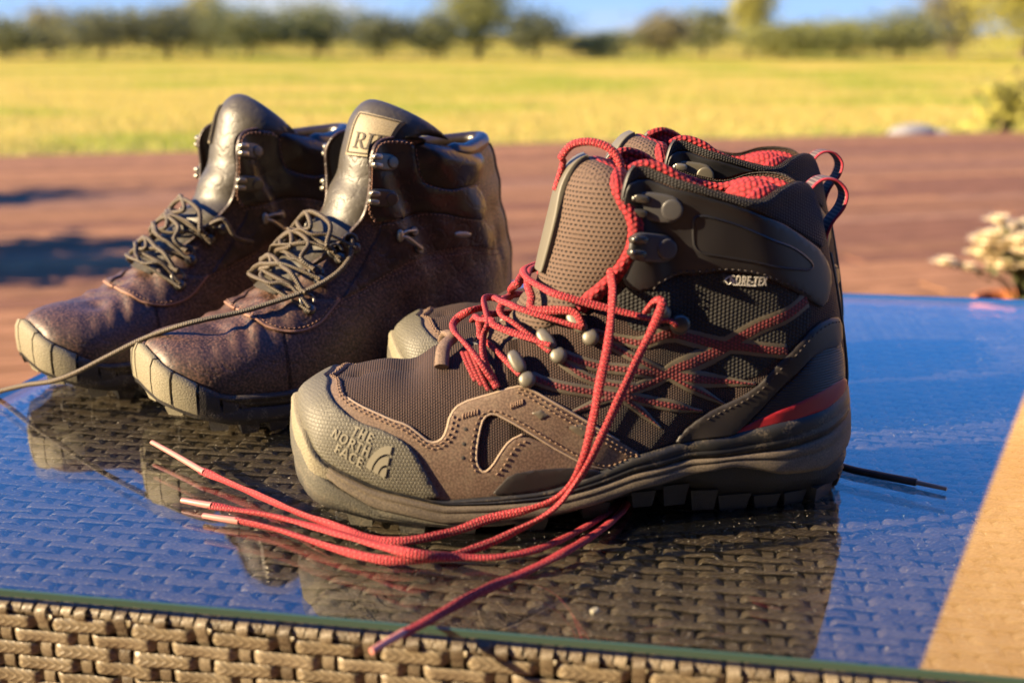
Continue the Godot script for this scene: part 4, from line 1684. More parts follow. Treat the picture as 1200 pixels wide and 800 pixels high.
# ---------------------------------------------------------------- the brown leather boots
const LEATHER := [
	[.264, .048, 0, .240, .059, 0, 2.2, 0, 1], [.262, .044, .017, .234, .0594, 0, 2.2, 0, 1], [.2575, .038, .030, .227, .0595, 0, 2.2, 0, 1],
	[.244, .0293, .042, .218, .0605, 0, 2.2, 0, .98], [.228, .0243, .048, .207, .0635, 0, 2.2, 0, .95], [.212, .0225, .0505, .197, .069, 0, 2.15, 0, .92],
	[.195, .022, .0515, .187, .0755, .0, 2.0, 0, .9], [.175, .022, .0505, .174, .083, .014, 1.8, 0, .87], [.152, .023, .048, .160, .093, .021, 1.65, 0, .84],
	[.130, .024, .0445, .147, .103, .025, 1.5, 0, .82], [.112, .025, .042, .135, .113, .028, 1.4, 0, .84], [.098, .026, .0405, .126, .124, .030, 1.3, 0, .87],
	[.085, .028, .040, .1225, .142, .033, 1.2, 0, .9], [.073, .030, .0395, .1215, .160, .034, 1.1, 0, .94], [.062, .032, .039, .113, .170, .032, 1.05, 0, .97],
	[.050, .034, .0375, .092, .170, .036, 1.05, .001, 1], [.038, .036, .035, .070, .165, .0365, 1.05, .002, 1], [.026, .038, .031, .052, .1625, .032, 1.05, .003, 1],
	[.015, .040, .024, .038, .164, .022, 1.05, .004, 1], [.006, .0415, .014, .026, .166, .011, 1.05, .006, 1], [.002, .042, .006, .0215, .167, .004, 1.05, .007, 1],
	[.001, .042, 0, .0205, .167, 0, 1.05, .007, 1]]


func leather_bend(q: Vector3, side: int, u: float, v: float) -> float:
	var x := -q.x
	var d := 0.0
	# walking creases across the vamp
	var vamp := smoothstep(0.10, 0.20, u) * smoothstep(0.36, 0.28, u) * smoothstep(0.25, 0.6, v)
	d += vamp * (0.0006 * sin(x * 520.0 + q.z * 60.0 + 2.0 * sin(q.z * 90.0)) + 0.0005 * sin(x * 310.0 - q.z * 130.0))
	d -= 0.0032 * exp(-pow((x - 0.222) / 0.010, 2.0) - pow((absf(q.z) - 0.014) / 0.012, 2.0)) * smoothstep(0.4, 0.8, v)
	# soft folds round the ankle
	var ank := smoothstep(0.45, 0.6, u) * smoothstep(0.2, 0.45, v) * smoothstep(0.95, 0.7, v)
	d += ank * (0.0006 * sin(q.y * 240.0 + x * 90.0) + 0.0004 * sin(q.y * 150.0 - x * 210.0))
	d -= 0.0035 * exp(-pow((u - 0.72) / 0.12, 2.0) - pow((v - 0.5) / 0.25, 2.0))
	# knocks in the heel
	d -= 0.0022 * exp(-pow((u - 0.86) / 0.012, 2.0) - pow((v - 0.42) / 0.10, 2.0))
	d -= 0.0012 * exp(-pow((u - 0.83) / 0.01, 2.0) - pow((v - 0.46) / 0.06, 2.0))
	d += 0.0010 * sin(x * 70.0 + 1.3 * side) * sin(q.y * 95.0) * smoothstep(0.4, 0.6, u)
	return d


func leather_boot(called: String, s: float) -> Node3D:
	var b := root(called)
	var T := {}
	for k in LEATHER_TRACE:
		T[k] = pairs(LEATHER_TRACE[k])
	var f := Form.new(LEATHER, s, leather_bend)
	b.set_meta("form", f)
	var mb := MB.new()
	for side in [1.0, -1.0]:
		f.sheet(mb, 0.0, side * 0.3, 0.0, 1.0, 0.0)
	put("vamp", mb, M.nubuck, b)
	mb = MB.new()
	for side in [1.0, -1.0]:
		f.sheet(mb, side * 0.2934, side * 1.0, 0.0, 1.0, 0.0)
	put("quarter", mb, M.nubuck, b)
	mb = MB.new()
	for side in [1.0, -1.0]:
		f.sheet(mb, side * 0.45, side * 1.0, 0.15, 1.0, -0.006, true)
	put("lining", mb, M.lining_dark, b)
	var two := func(name_: String, key: String, m: Material, lift: float, h: float, puff: float, puff_r: float, soften: int) -> void:
		for side in 2:
			var pm := MB.new()
			patch(pm, f, T[key] if side == 0 else mirrored(T[key]), lift, h, puff, puff_r, soften)
			put(name_, pm, m, b)
	two.call("throat_patch", "throat_patch", M.nubuck, 0.0016, 0.003, 0.0, 0.006, 1)
	two.call("ankle_panel", "quarter", M.leather, 0.0013, 0.0032, 0.0, 0.006, 1)
	two.call("cuff", "cuff", M.leather_smooth, 0.0022, 0.003, 0.0, 0.006, 1)
	two.call("padded_collar", "collar", M.leather_smooth, 0.0014, 0.003, 0.0055, 0.008, 1)
	# raw edge of the throat patch and seams
	mb = MB.new()
	for side in [1, -1]:
		var line: PackedVector2Array = dense(rounded(T.throat_patch, 1, false), 0.003)
		if side < 0:
			line = mirrored(line)
		var pts := []
		for q in line:
			pts.append(f.at(q.x, q.y, 0.0010))
		tube(mb, pts, 0.0009, 6)
	put("throat_edge", mb, M.leather_edge, b)
	mb = MB.new()
	for side in [1, -1]:
		for spec in [["throat_patch", 0.0020, 0.0018], ["quarter_low", -0.0016, 0.0006], ["quarter_low", 0.0006, 0.0006], ["quarter_top", -0.0012, 0.0016], ["cuff_stitch", -0.0012, 0.0026], ["cuff_stitch", 0.0004, 0.0026], ["collar_stitch", 0.0004, 0.0024]]:
			var path := beside(rounded(T[spec[0]], 1, false), spec[1])
			stitches(mb, f, path if side > 0 else mirrored(path), spec[2], 0.0027, 0.0018, 0.0004)
	stuff(put("stitching", mb, M.leather_edge, b))
	# collar roll and eyestay edge
	mb = MB.new()
	var rim := []
	for i in 71:
		rim.append(f.at(lerpf(0.755, 1.0, i / 70.0), 1.0, -0.003 - 0.010 * smoothstep(9.0, 0.0, float(i))) - Vector3(0, 0.013 * smoothstep(9.0, 0.0, float(i)), 0))
	for i in range(1, 71):
		rim.append(f.at(-lerpf(1.0, 0.755, i / 70.0), 1.0, -0.003 - 0.010 * smoothstep(61.0, 70.0, float(i))) - Vector3(0, 0.013 * smoothstep(61.0, 70.0, float(i)), 0))
	tube(mb, rim, 0.0055, 12)
	put("collar_roll", mb, M.leather_smooth, b)
	mb = MB.new()
	for side in [1.0, -1.0]:
		var e := []
		for i in 61:
			e.append(f.at(side * lerpf(0.30, 0.685, i / 60.0), 1.0, 0.0002))
		tube(mb, e, 0.0017, 8)
	put("eyestay_edge", mb, M.leather, b)
	# back strip
	mb = MB.new()
	for sg in [1.0, -1.0]:
		patch(mb, f, PackedVector2Array([Vector2(0.952 * sg, 0.03), Vector2(sg, 0.03), Vector2(sg, 0.86), Vector2(0.945 * sg, 0.86)]), 0.0015, 0.003, 0.0, 0.006, 0)
	put("back_strip", mb, M.leather, b)
	# tongue
	var tg := Tongue.new()
	tg.s = s
	tg.spread = 1.2
	tg.inner_drop = 1.75
	tg.rows = [[.187, .074, .016, .006, .001], [.175, .083, .019, .010, .001], [.163, .094, .023, .015, 0], [.148, .107, .026, .020, 0], [.134, .124, .027, .022, 0], [.124, .145, .028, .023, 0], [.118, .165, .029, .025, .002], [.113, .179, .030, .028, .008], [.105, .187, .030, .032, .016], [.098, .190, .029, .035, .022]]
	b.set_meta("tongue", tg)
	mb = MB.new()
	var thick := func(k: float, t: float) -> float:
		var roll := 0.0022 * sin(k * 42.0 + t * 1.2) * smoothstep(0.15, 0.3, k) * smoothstep(0.66, 0.5, k)
		return (0.010 + roll + 0.003 * smoothstep(0.7, 0.9, k)) * sqrt(maxf(0.03, 1.0 - pow(absf(t), 5.0))) * sqrt(maxf(0.05, 1.0 - pow(maxf(0.0, (k - 0.86) / 0.14), 2.0)))
	tongue_body(mb, tg, thick, 0.0, 1.0, 80, 30)
	var tb := put("tongue", mb, M.leather_tongue, b)
	# stamped label on the tongue
	mb = MB.new()
	tongue_strip(mb, tg, 0.625, 0.815, 0.10, 0.74, 0.0070, 12, 12)
	var lb := put("label", mb, M.label_leather, tb)
	mb = MB.new()
	var frame := []
	for q in [[0.635, 0.14], [0.805, 0.14], [0.805, 0.70], [0.635, 0.70], [0.635, 0.14]]:
		frame.append(Vector2(q[0], q[1]))
	var fp := []
	for i in 4:
		for j in 12:
			var q: Vector2 = frame[i].lerp(frame[i + 1], j / 12.0)
			fp.append(tg.at(q.x, q.y, 0.0071))
	fp.append(fp[0])
	tube(mb, fp, 0.0005, 6)
	put("label_border", mb, M.ink, lb)
	var k0 := 0.715
	var t0 := 0.46
	var kl := (tg.base(k0 + 0.02, t0) - tg.base(k0 - 0.02, t0)).length() / 0.04
	var tl := (tg.base(k0, t0 + 0.05) - tg.base(k0, t0 - 0.05)).length() / 0.1
	put_mesh("lettering", lettering("RIE", 0.0090, func(x: float, y: float, z: float) -> Vector3: return tg.at(k0 + y / kl - 0.03, t0 + x / tl * s, 0.0071 + z), false, true), M.ink, lb)
	# hardware
	for side in [1.0, -1.0]:
		for i in 4:
			var q: Vector2 = T.hooks[i]
			q.x *= side
			var p := f.at(q.x, q.y, 0.0018)
			var n := f.nor(q.x, q.y)
			var up := (f.at(q.x, minf(q.y + 0.12, 1.0)) - f.at(q.x, q.y - 0.05)).normalized()
			var bx := Basis(up, n, up.cross(n))
			var rv := MB.new()
			rv.lump(p, bx, Vector3(0.0040, 0.0024, 0.0040), 0.7, 1.0, 18, 11)
			var o := put("eyelet", rv, M.metal_dark, b)
			var rg := MB.new()
			var ring := []
			for j in 15:
				var a := lerpf(-2.2, 2.2, j / 14.0)
				ring.append(p + up * (0.0055 + cos(a) * 0.0042) + up.cross(n) * sin(a) * 0.0042 + n * 0.0022)
			tube(rg, ring, 0.0010, 7)
			put("ring", rg, M.metal_dark, o)
		for i in 2:
			var q: Vector2 = T.top_hooks[i]
			q.x *= side
			speed_hook(b, f, q, 0.0032, M.metal_dark, 1.0)
		var d0: Vector2 = T.dring[1]
		var d1: Vector2 = T.dring[2]
		var d2: Vector2 = T.dring[0]
		var rb := MB.new()
		for q in [d0, d1]:
			var n := f.nor(q.x * side, q.y)
			rb.lump(f.at(q.x * side, q.y, 0.0022), Basis(Vector3.UP.cross(n).normalized(), n, Vector3.UP.cross(n).normalized().cross(n)), Vector3(0.0034, 0.0014, 0.0034), 0.5, 1.0, 18, 9)
		var o2 := put("ring_plate", rb, M.metal_dark, b)
		rb = MB.new()
		var loop := []
		for q in [d0, d0.lerp(d2, 0.55), d2, d2.lerp(d1, 0.45), d1]:
			loop.append(f.at(q.x * side, q.y, 0.0045))
		tube(rb, curve(loop), 0.0012, 8)
		rb.lump(f.at(d2.x * side, d2.y, 0.0038), Basis.IDENTITY, Vector3(0.0022, 0.0042, 0.0022), 0.8, 0.8, 14, 9)
		put("ring", rb, M.hook_silver, o2)
		mb = MB.new()
		var tp: PackedVector2Array = T.tag
		patch(mb, f, tp if side > 0 else mirrored(tp), 0.0024, 0.002, 0.0, 0.006, 1, 0.0005)
		put("side_tag", mb, M.hook_silver, b)
	leather_sole(b, f)
	return b


func leather_sole(b: Node3D, f: Form) -> void:
	var top := [[0.0, .048], [.048, .044], [.095, .038], [.143, .0293], [.19, .0243], [.286, .022], [.38, .023], [.571, .028], [.714, .034], [.857, .040], [1.0, .042]]
	var y1 := [[0.0, .046], [.095, .036], [.143, .0255], [.19, .0185], [.286, .016], [.38, .017], [.571, .021], [.714, .026], [.857, .029], [1.0, .030]]
	var y3 := [[0.0, .027], [.095, .020], [.143, .013], [.19, .008], [.286, .006], [.38, .007], [.476, .010], [.571, .011], [.64, .008], [.714, .006], [.857, .006], [1.0, .010]]
	var y0 := [[0.0, .023], [.095, .016], [.143, .008], [.19, .002], [.24, 0.0], [.42, 0.0], [.476, .004], [.571, .004], [.62, 0.0], [.9, 0.0], [1.0, .006]]
	var mb := MB.new()
	sole_band(mb, f, -1.0, 1.0, func(u: float) -> Array:
		var a := table_at(top, u)
		var c := table_at(y1, u)
		return [[-0.002, a + 0.001], [0.0020, a + 0.0012], [0.0042, a + 0.0004], [0.0046, a - 0.0014], [0.0030, a - 0.0020], [0.0036, lerpf(a, c, 0.6)], [0.0034, c], [-0.003, c]], 140)
	put("welt", mb, M.leather_sole, b)
	mb = MB.new()
	sole_band(mb, f, -1.0, 1.0, func(u: float) -> Array:
		var a := table_at(y1, u) - 0.0003
		var c := table_at(y3, u)
		return [[-0.008, a], [0.0030, a], [0.0044, lerpf(a, c, 0.15)], [0.0056, lerpf(a, c, 0.6)], [0.0050, c], [-0.010, c]], 140)
	sole_floor(mb, f, -0.009, func(u: float) -> float: return table_at(y3, u) + 0.0004)
	put("outsole", mb, M.leather_sole, b)
	# toe bumper cast in blocks with open cuts between them
	var cuts := [-0.235, -0.205, -0.175, -0.142, -0.105, -0.06, 0.0, 0.06, 0.105, 0.142, 0.175, 0.205, 0.235]
	for i in cuts.size() - 1:
		var u0: float = cuts[i] + 0.0022
		var u1: float = cuts[i + 1] - 0.0022
		mb = MB.new()
		sole_band(mb, f, u0, u1, func(u: float) -> Array:
			var e := smoothstep(0.25, 0.12, u)
			var a := table_at(top, u) + lerpf(-0.004, 0.0045, e)
			var c := table_at(y3, u) - 0.001
			var w := 0.002 + 0.0030 * e
			return [[0.0005, a], [w * 0.75, a + 0.0003], [w + 0.0008, lerpf(a, c, 0.15)], [w + 0.0014, lerpf(a, c, 0.45)], [w + 0.0010, lerpf(a, c, 0.8)], [w - 0.0018, c], [-0.004, c]], 10)
		put("bumper_block", mb, M.bumper if absf(u0 + u1) < 0.29 else M.leather_sole, b)
	for side in [1.0, -1.0]:
		var u := 0.04
		while u < 0.99:
			put("lug", lug(f, side * u, 0.0125, 0.026 if u > 0.12 else 0.018, 0.0046, table_at(y3, u) + 0.0012, table_at(y0, u)), M.leather_sole if u > 0.2 else M.bumper, b, true)
			u += 0.05 if u > 0.15 else 0.065
	for i in 12:
		var u := lerpf(0.15, 0.93, i / 11.0)
		if u > 0.46 and u < 0.6:
			continue
		var p := f.at(u, 0).lerp(f.at(-u, 0), 0.5)
		var lb := MB.new()
		var bot := table_at(y0, u)
		lb.bevel_box(Vector3(p.x, (bot + table_at(y3, u) + 0.001) * 0.5, p.z), Basis(Vector3.UP, 0.3 * (1 if i % 2 else -1)), Vector3(0.012, table_at(y3, u) + 0.001 - bot, 0.022), 0.0012)
		put("lug", lb, M.leather_sole, b, true)


# ---------------------------------------------------------------- laces
# where on the tongue a height lies
func tongue_k(tg: Tongue, y: float) -> float:
	for i in 101:
		if tg.row(i / 100.0)[1] >= y:
			return i / 100.0
	return 1.0


# the lace that zigzags over the tongue from pair to pair of hooks
func cross_lacing(b: Node3D, keys: PackedVector2Array, r: float, m: Material, slack: float, last: int) -> MeshInstance3D:
	var f: Form = b.get_meta("form")
	var tg: Tongue = b.get_meta("tongue")
	var mb := MB.new()
	for i in last:
		for side in [1.0, -1.0]:
			var qa := keys[i]
			var qb := keys[i + 1]
			var pa := f.at(qa.x * side, qa.y, 0.0058)
			var pb := f.at(-qb.x * side, qb.y, 0.0058)
			var ka := tongue_k(tg, pa.y)
			var kb := tongue_k(tg, pb.y)
			var lift := 0.0085 if side > 0 else 0.0085 + r * 1.9
			var inner := []
			for j in 7:
				var w := j / 6.0
				var k := lerpf(ka + 0.02, kb - 0.01, w) + (rng.randf() - 0.5) * 0.02
				var t: float = lerpf(0.62, -0.62, w) * side
				inner.append(tg.at(k, t, lift + slack * sin(w * PI) * (0.5 + rng.randf())))
			var pts := [pa - Vector3(0, 0.003, 0)]
			pts.append_array(inner)
			pts.append(pb)
			tube(mb, curve(pts, 0.0015), r, 10, 0.66, Vector3.ZERO, 0.0, 0.5)
	if slack < 0.003:
		return put("lace", mb, m, b)
	# the bar across the lowest pair
	var q := keys[0]
	var bar := [f.at(q.x, q.y, 0.005), f.at(q.x - 0.015, minf(q.y + 0.25, 0.98), 0.006)]
	for j in 7:
		bar.append(tg.at(0.03, lerpf(0.7, -0.7, j / 6.0), 0.009 + slack))
	bar.append_array([f.at(-q.x + 0.015, minf(q.y + 0.25, 0.98), 0.006), f.at(-q.x, q.y, 0.005)])
	tube(mb, curve(bar, 0.0018), r, 9, 0.8)
	return put("lace", mb, m, b)


func cord(called: String, pts: Array, r: float, m: Material, parent: Node, flat := 0.62, step := 0.0015) -> MeshInstance3D:
	var mb := MB.new()
	tube(mb, curve(pts, step), r, 12, flat, Vector3.ZERO, 0.0, 0.55 if flat < 0.95 else 0.0)
	return put(called, mb, m, parent)


func aglet(pts: Array, r: float, m: Material, lace: Node) -> void:
	var mb := MB.new()
	tube(mb, curve(pts, 0.003), r, 10, 1.0, Vector3.ZERO, 0.25)
	put("aglet", mb, m, lace)


func trail_near_laces(b: Node3D) -> void:
	var keys := pairs(TRAIL_TRACE["hooks"])
	cross_lacing(b, keys, 0.0020, M.red_lace, 0.001, 2)
	var f: Form = b.get_meta("form")
	# fabric loops on the vamp that hold the lace, and the lace through them
	var th := pairs(TRAIL_TRACE["throat"])
	var mb := MB.new()
	var lp := [f.at(0.262, 0.72, 0.002), f.at(0.255, 0.86, 0.005), f.at(0.262, 0.98, 0.006), f.at(-0.262, 0.86, 0.005), f.at(-0.268, 0.72, 0.002)]
	tube(mb, curve(lp), 0.0036, 10, 0.6)
	put("throat_loop", mb, M.brown_nubuck, b)
	cord("lace", [f.at(0.33, 0.60, 0.003), f.at(0.318, 0.70, 0.006), f.at(0.30, 0.82, 0.007), f.at(0.278, 0.92, 0.009), f.at(0.268, 0.99, 0.010), f.at(-0.275, 0.90, 0.010), f.at(-0.292, 0.86, 0.012), f.at(-0.308, 0.95, 0.014), f.at(-0.33, 0.97, 0.012)], 0.0020, M.red_lace, b)
	cord("lace", [f.at(0.335, 0.55, 0.002), f.at(0.322, 0.72, 0.005), f.at(0.322, 0.88, 0.008), f.at(0.33, 0.97, 0.012), f.at(-0.335, 0.95, 0.016), f.at(-0.36, 0.9, 0.012)], 0.0020, M.red_lace, b)
	for k in 3:
		cord("lace_keeper_thread", [f.at(0.312 + k * 0.007, 0.60 - k * 0.03, 0.002), f.at(0.300 + k * 0.007, 0.72 - k * 0.02, 0.004), f.at(0.292 + k * 0.006, 0.80, 0.004)], 0.0011, M.red_lace, b)
	# from the medial hooks under the tongue top to the outer side, then down to the glass
	var tg: Tongue = b.get_meta("tongue")
	var hk := keys[3]
	cord("lace", [tg.at(0.40, -0.55, 0.008), tg.at(0.385, -0.2, 0.010), tg.at(0.375, 0.15, 0.010), tg.at(0.36, 0.5, 0.010), tg.at(0.35, 0.8, 0.011), f.at(hk.x - 0.045, hk.y + 0.07, 0.006), f.at(hk.x - 0.015, hk.y + 0.02, 0.005), f.at(hk.x, hk.y, 0.007), f.at(hk.x + 0.004, hk.y - 0.01, 0.006)], 0.0020, M.red_lace, b)
	cord("lace", [tg.at(0.40, -0.55, 0.006), tg.at(0.395, -0.2, 0.007), tg.at(0.38, 0.05, 0.008), tg.at(0.34, 0.28, 0.010), tg.at(0.29, 0.48, 0.010), tg.at(0.24, 0.66, 0.010), f.at(keys[2].x, keys[2].y + 0.14, 0.008), f.at(keys[2].x, keys[2].y, 0.006)], 0.0020, M.red_lace, b)
	cord("lace", [f.at(-keys[2].x, keys[2].y, 0.006), tg.at(0.2, -0.6, 0.010), tg.at(0.27, -0.2, 0.010), tg.at(0.30, 0.0, 0.010), tg.at(0.36, -0.3, 0.009), tg.at(0.40, -0.6, 0.006)], 0.0022, M.red_lace, b)
	var fine := 0.0021
	var a := [Vector3(-0.1372, 0.132, 0.028), Vector3(-0.1372, 0.122, 0.036), Vector3(-0.1378, 0.1164, 0.044), Vector3(-0.1412, 0.0967, 0.056), Vector3(-0.1459, 0.0782, 0.063), Vector3(-0.15, 0.0587, 0.067), Vector3(-0.154, 0.0426, 0.069), Vector3(-0.1591, 0.0315, 0.069), Vector3(-0.167, 0.0231, 0.068), Vector3(-0.181, 0.0174, 0.067), Vector3(-0.1972, 0.0135, 0.066), Vector3(-0.2155, 0.009, 0.070), Vector3(-0.2396, 0.007, 0.0747), Vector3(-0.2556, 0.007, 0.0696), Vector3(-0.2682, 0.008, 0.0605), Vector3(-0.2912, 0.006, 0.0368), Vector3(-0.3218, 0.004, 0.0022), Vector3(-0.3515, 0.005, -0.0259)]
	var la := cord("lace", a, fine, M.red_lace, b)
	aglet([Vector3(-0.349, 0.0049, -0.0232), Vector3(-0.37, 0.006, -0.0477), Vector3(-0.3872, 0.007, -0.0667)], 0.0018, M.aglet_pink, la)
	var bb := [Vector3(-0.122, 0.1079, 0.046), Vector3(-0.1189, 0.1151, 0.052), Vector3(-0.1165, 0.1143, 0.056), Vector3(-0.1207, 0.1028, 0.057), Vector3(-0.1269, 0.0914, 0.06), Vector3(-0.1362, 0.0739, 0.066), Vector3(-0.1458, 0.055, 0.071), Vector3(-0.1518, 0.0428, 0.073), Vector3(-0.1588, 0.0315, 0.073), Vector3(-0.1694, 0.0197, 0.074), Vector3(-0.1874, 0.0110, 0.077), Vector3(-0.2039, 0.006, 0.0815), Vector3(-0.2198, 0.0042, 0.0864), Vector3(-0.2431, 0.004, 0.0882), Vector3(-0.2672, 0.004, 0.0761), Vector3(-0.2979, 0.003, 0.0506), Vector3(-0.322, 0.003, 0.0370)]
	var lb := cord("lace", bb, fine, M.red_lace, b)
	aglet([Vector3(-0.3205, 0.003, 0.0378), Vector3(-0.3300, 0.003, 0.0341), Vector3(-0.3394, 0.003, 0.0299)], 0.0019, M.aglet_pink, lb)


func trail_far_laces(b: Node3D) -> void:
	var keys := pairs(TRAIL_TRACE["hooks"])
	cross_lacing(b, keys, 0.0020, M.red_lace, 0.001, 2)
	# its two ends run out under the arch of the near boot
	var t := b.transform.affine_inverse() * Transform3D(Basis(Vector3.UP, deg_to_rad(4.0)), Vector3(0.182, GLASS, -0.565))
	var c := []
	for q in [Vector3(-0.12, 0.05, -0.075), Vector3(-0.108, 0.010, -0.055), Vector3(-0.11, 0.0035, -0.015), Vector3(-0.118, 0.0035, 0.0136), Vector3(-0.1312, 0.0035, 0.0429), Vector3(-0.146, 0.0045, 0.066), Vector3(-0.1627, 0.005, 0.0854), Vector3(-0.1817, 0.003, 0.0997), Vector3(-0.2055, 0.003, 0.1194), Vector3(-0.2274, 0.003, 0.1417), Vector3(-0.2376, 0.0035, 0.1521)]:
		c.append(t * q)
	var lc := cord("lace", c, 0.0022, M.red_lace, b)
	aglet([t * Vector3(-0.2366, 0.0035, 0.1511), t * Vector3(-0.2430, 0.004, 0.1585), t * Vector3(-0.2488, 0.004, 0.1648)], 0.0019, M.aglet_pink, lc)
	var d := []
	for q in [Vector3(-0.125, 0.05, -0.075), Vector3(-0.116, 0.010, -0.055), Vector3(-0.114, 0.003, -0.02), Vector3(-0.1182, 0.003, 0.0063), Vector3(-0.1327, 0.003, 0.0343), Vector3(-0.1485, 0.003, 0.0543), Vector3(-0.1717, 0.003, 0.0762), Vector3(-0.1924, 0.003, 0.0854), Vector3(-0.212, 0.004, 0.0867), Vector3(-0.2352, 0.009, 0.0911), Vector3(-0.268, 0.007, 0.0652), Vector3(-0.2999, 0.003, 0.0357), Vector3(-0.3272, 0.003, 0.0224), Vector3(-0.3389, 0.003, 0.0174)]:
		d.append(t * q)
	var ld := cord("lace", d, 0.0022, M.red_lace, b)
	aglet([t * Vector3(-0.3375, 0.003, 0.0180), t * Vector3(-0.3460, 0.003, 0.0140), t * Vector3(-0.3542, 0.003, 0.0098)], 0.0019, M.aglet_pink, ld)


# loose loops that stand off the eyelets
func loose_loops(b: Node3D, keys: PackedVector2Array, r: float, m: Material) -> void:
	var f: Form = b.get_meta("form")
	var tg: Tongue = b.get_meta("tongue")
	for i in 3:
		for side in [1.0, -1.0]:
			var q := keys[i]
			var p := f.at(q.x * side, minf(q.y + 0.15, 0.98), 0.005)
			var k := tongue_k(tg, p.y)
			var pts := [p, f.at(q.x * side, minf(q.y + 0.3, 0.99), 0.010), tg.at(k + 0.04, 0.5 * side, 0.013), tg.at(k + 0.07, 0.05 * side, 0.014), tg.at(k + 0.02, -0.25 * side, 0.013), tg.at(k - 0.01, 0.15 * side, 0.011), p + f.nor(q.x * side, q.y) * 0.004 + Vector3(0.002, -0.003, 0)]
			cord("lace_loop", pts, r, m, b, 1.0)


func leather_near_laces(b: Node3D) -> void:
	var keys := pairs(LEATHER_TRACE["hooks"])
	cross_lacing(b, keys, 0.0016, M.brown_lace, 0.003, 3)
	loose_loops(b, keys, 0.0016, M.brown_lace)
	# the long end that runs across both toes and off the left edge of the table
	cord("long_lace", [Vector3(-0.131, 0.112, 0.026), Vector3(-0.1365, 0.1085, 0.0325), Vector3(-0.1379, 0.1042, 0.0341), Vector3(-0.1411, 0.0977, 0.0366), Vector3(-0.1519, 0.0887, 0.0375), Vector3(-0.1697, 0.0804, 0.0349), Vector3(-0.1904, 0.0744, 0.0296), Vector3(-0.2108, 0.0695, 0.0242), Vector3(-0.2403, 0.0646, 0.0153), Vector3(-0.2619, 0.0545, -0.0029), Vector3(-0.2822, 0.0416, -0.0192), Vector3(-0.2988, 0.0299, -0.0348), Vector3(-0.3099, 0.021, -0.0551), Vector3(-0.3214, 0.0135, -0.0812), Vector3(-0.3336, 0.0038, -0.1094), Vector3(-0.3456, -0.0025, -0.1225), Vector3(-0.3571, -0.0148, -0.126), Vector3(-0.3665, -0.043, -0.1203), Vector3(-0.3773, -0.0986, -0.1089)], 0.0017, M.brown_lace, b, 1.0)
	# its other end lies on the glass behind the trail boots and shows past their heels
	var l := cord("long_lace", [Vector3(-0.125, 0.112, -0.030), Vector3(-0.09, 0.10, -0.055), Vector3(-0.02, 0.03, -0.05), Vector3(0.03, 0.004, 0.0), Vector3(0.055, 0.0022, 0.10), Vector3(0.0496, 0.0022, 0.221), Vector3(0.0405, 0.0022, 0.2681), Vector3(0.0386, 0.0022, 0.2904), Vector3(0.0455, 0.0022, 0.3082), Vector3(0.0535, 0.0026, 0.3267)], 0.0021, M.black_lace, b, 1.0)
	aglet([Vector3(0.0525, 0.0026, 0.3245), Vector3(0.0565, 0.0026, 0.334), Vector3(0.0595, 0.0026, 0.3413)], 0.0014, M.aglet_brown, l)


func leather_far_laces(b: Node3D) -> void:
	var keys := pairs(LEATHER_TRACE["hooks"])
	cross_lacing(b, keys, 0.0016, M.brown_lace, 0.003, 3)
	loose_loops(b, keys, 0.0016, M.brown_lace)
	var f: Form = b.get_meta("form")
	var q := keys[3]
	cord("lace_end", [f.at(-q.x + 0.02, q.y + 0.3, 0.006), f.at(-q.x - 0.01, q.y + 0.12, 0.012), f.at(-q.x - 0.01, q.y - 0.10, 0.010), f.at(-q.x - 0.05, q.y - 0.20, 0.004)], 0.0016, M.brown_lace, b, 1.0)


# ---------------------------------------------------------------- table
const TABLE_TURN := -9.57


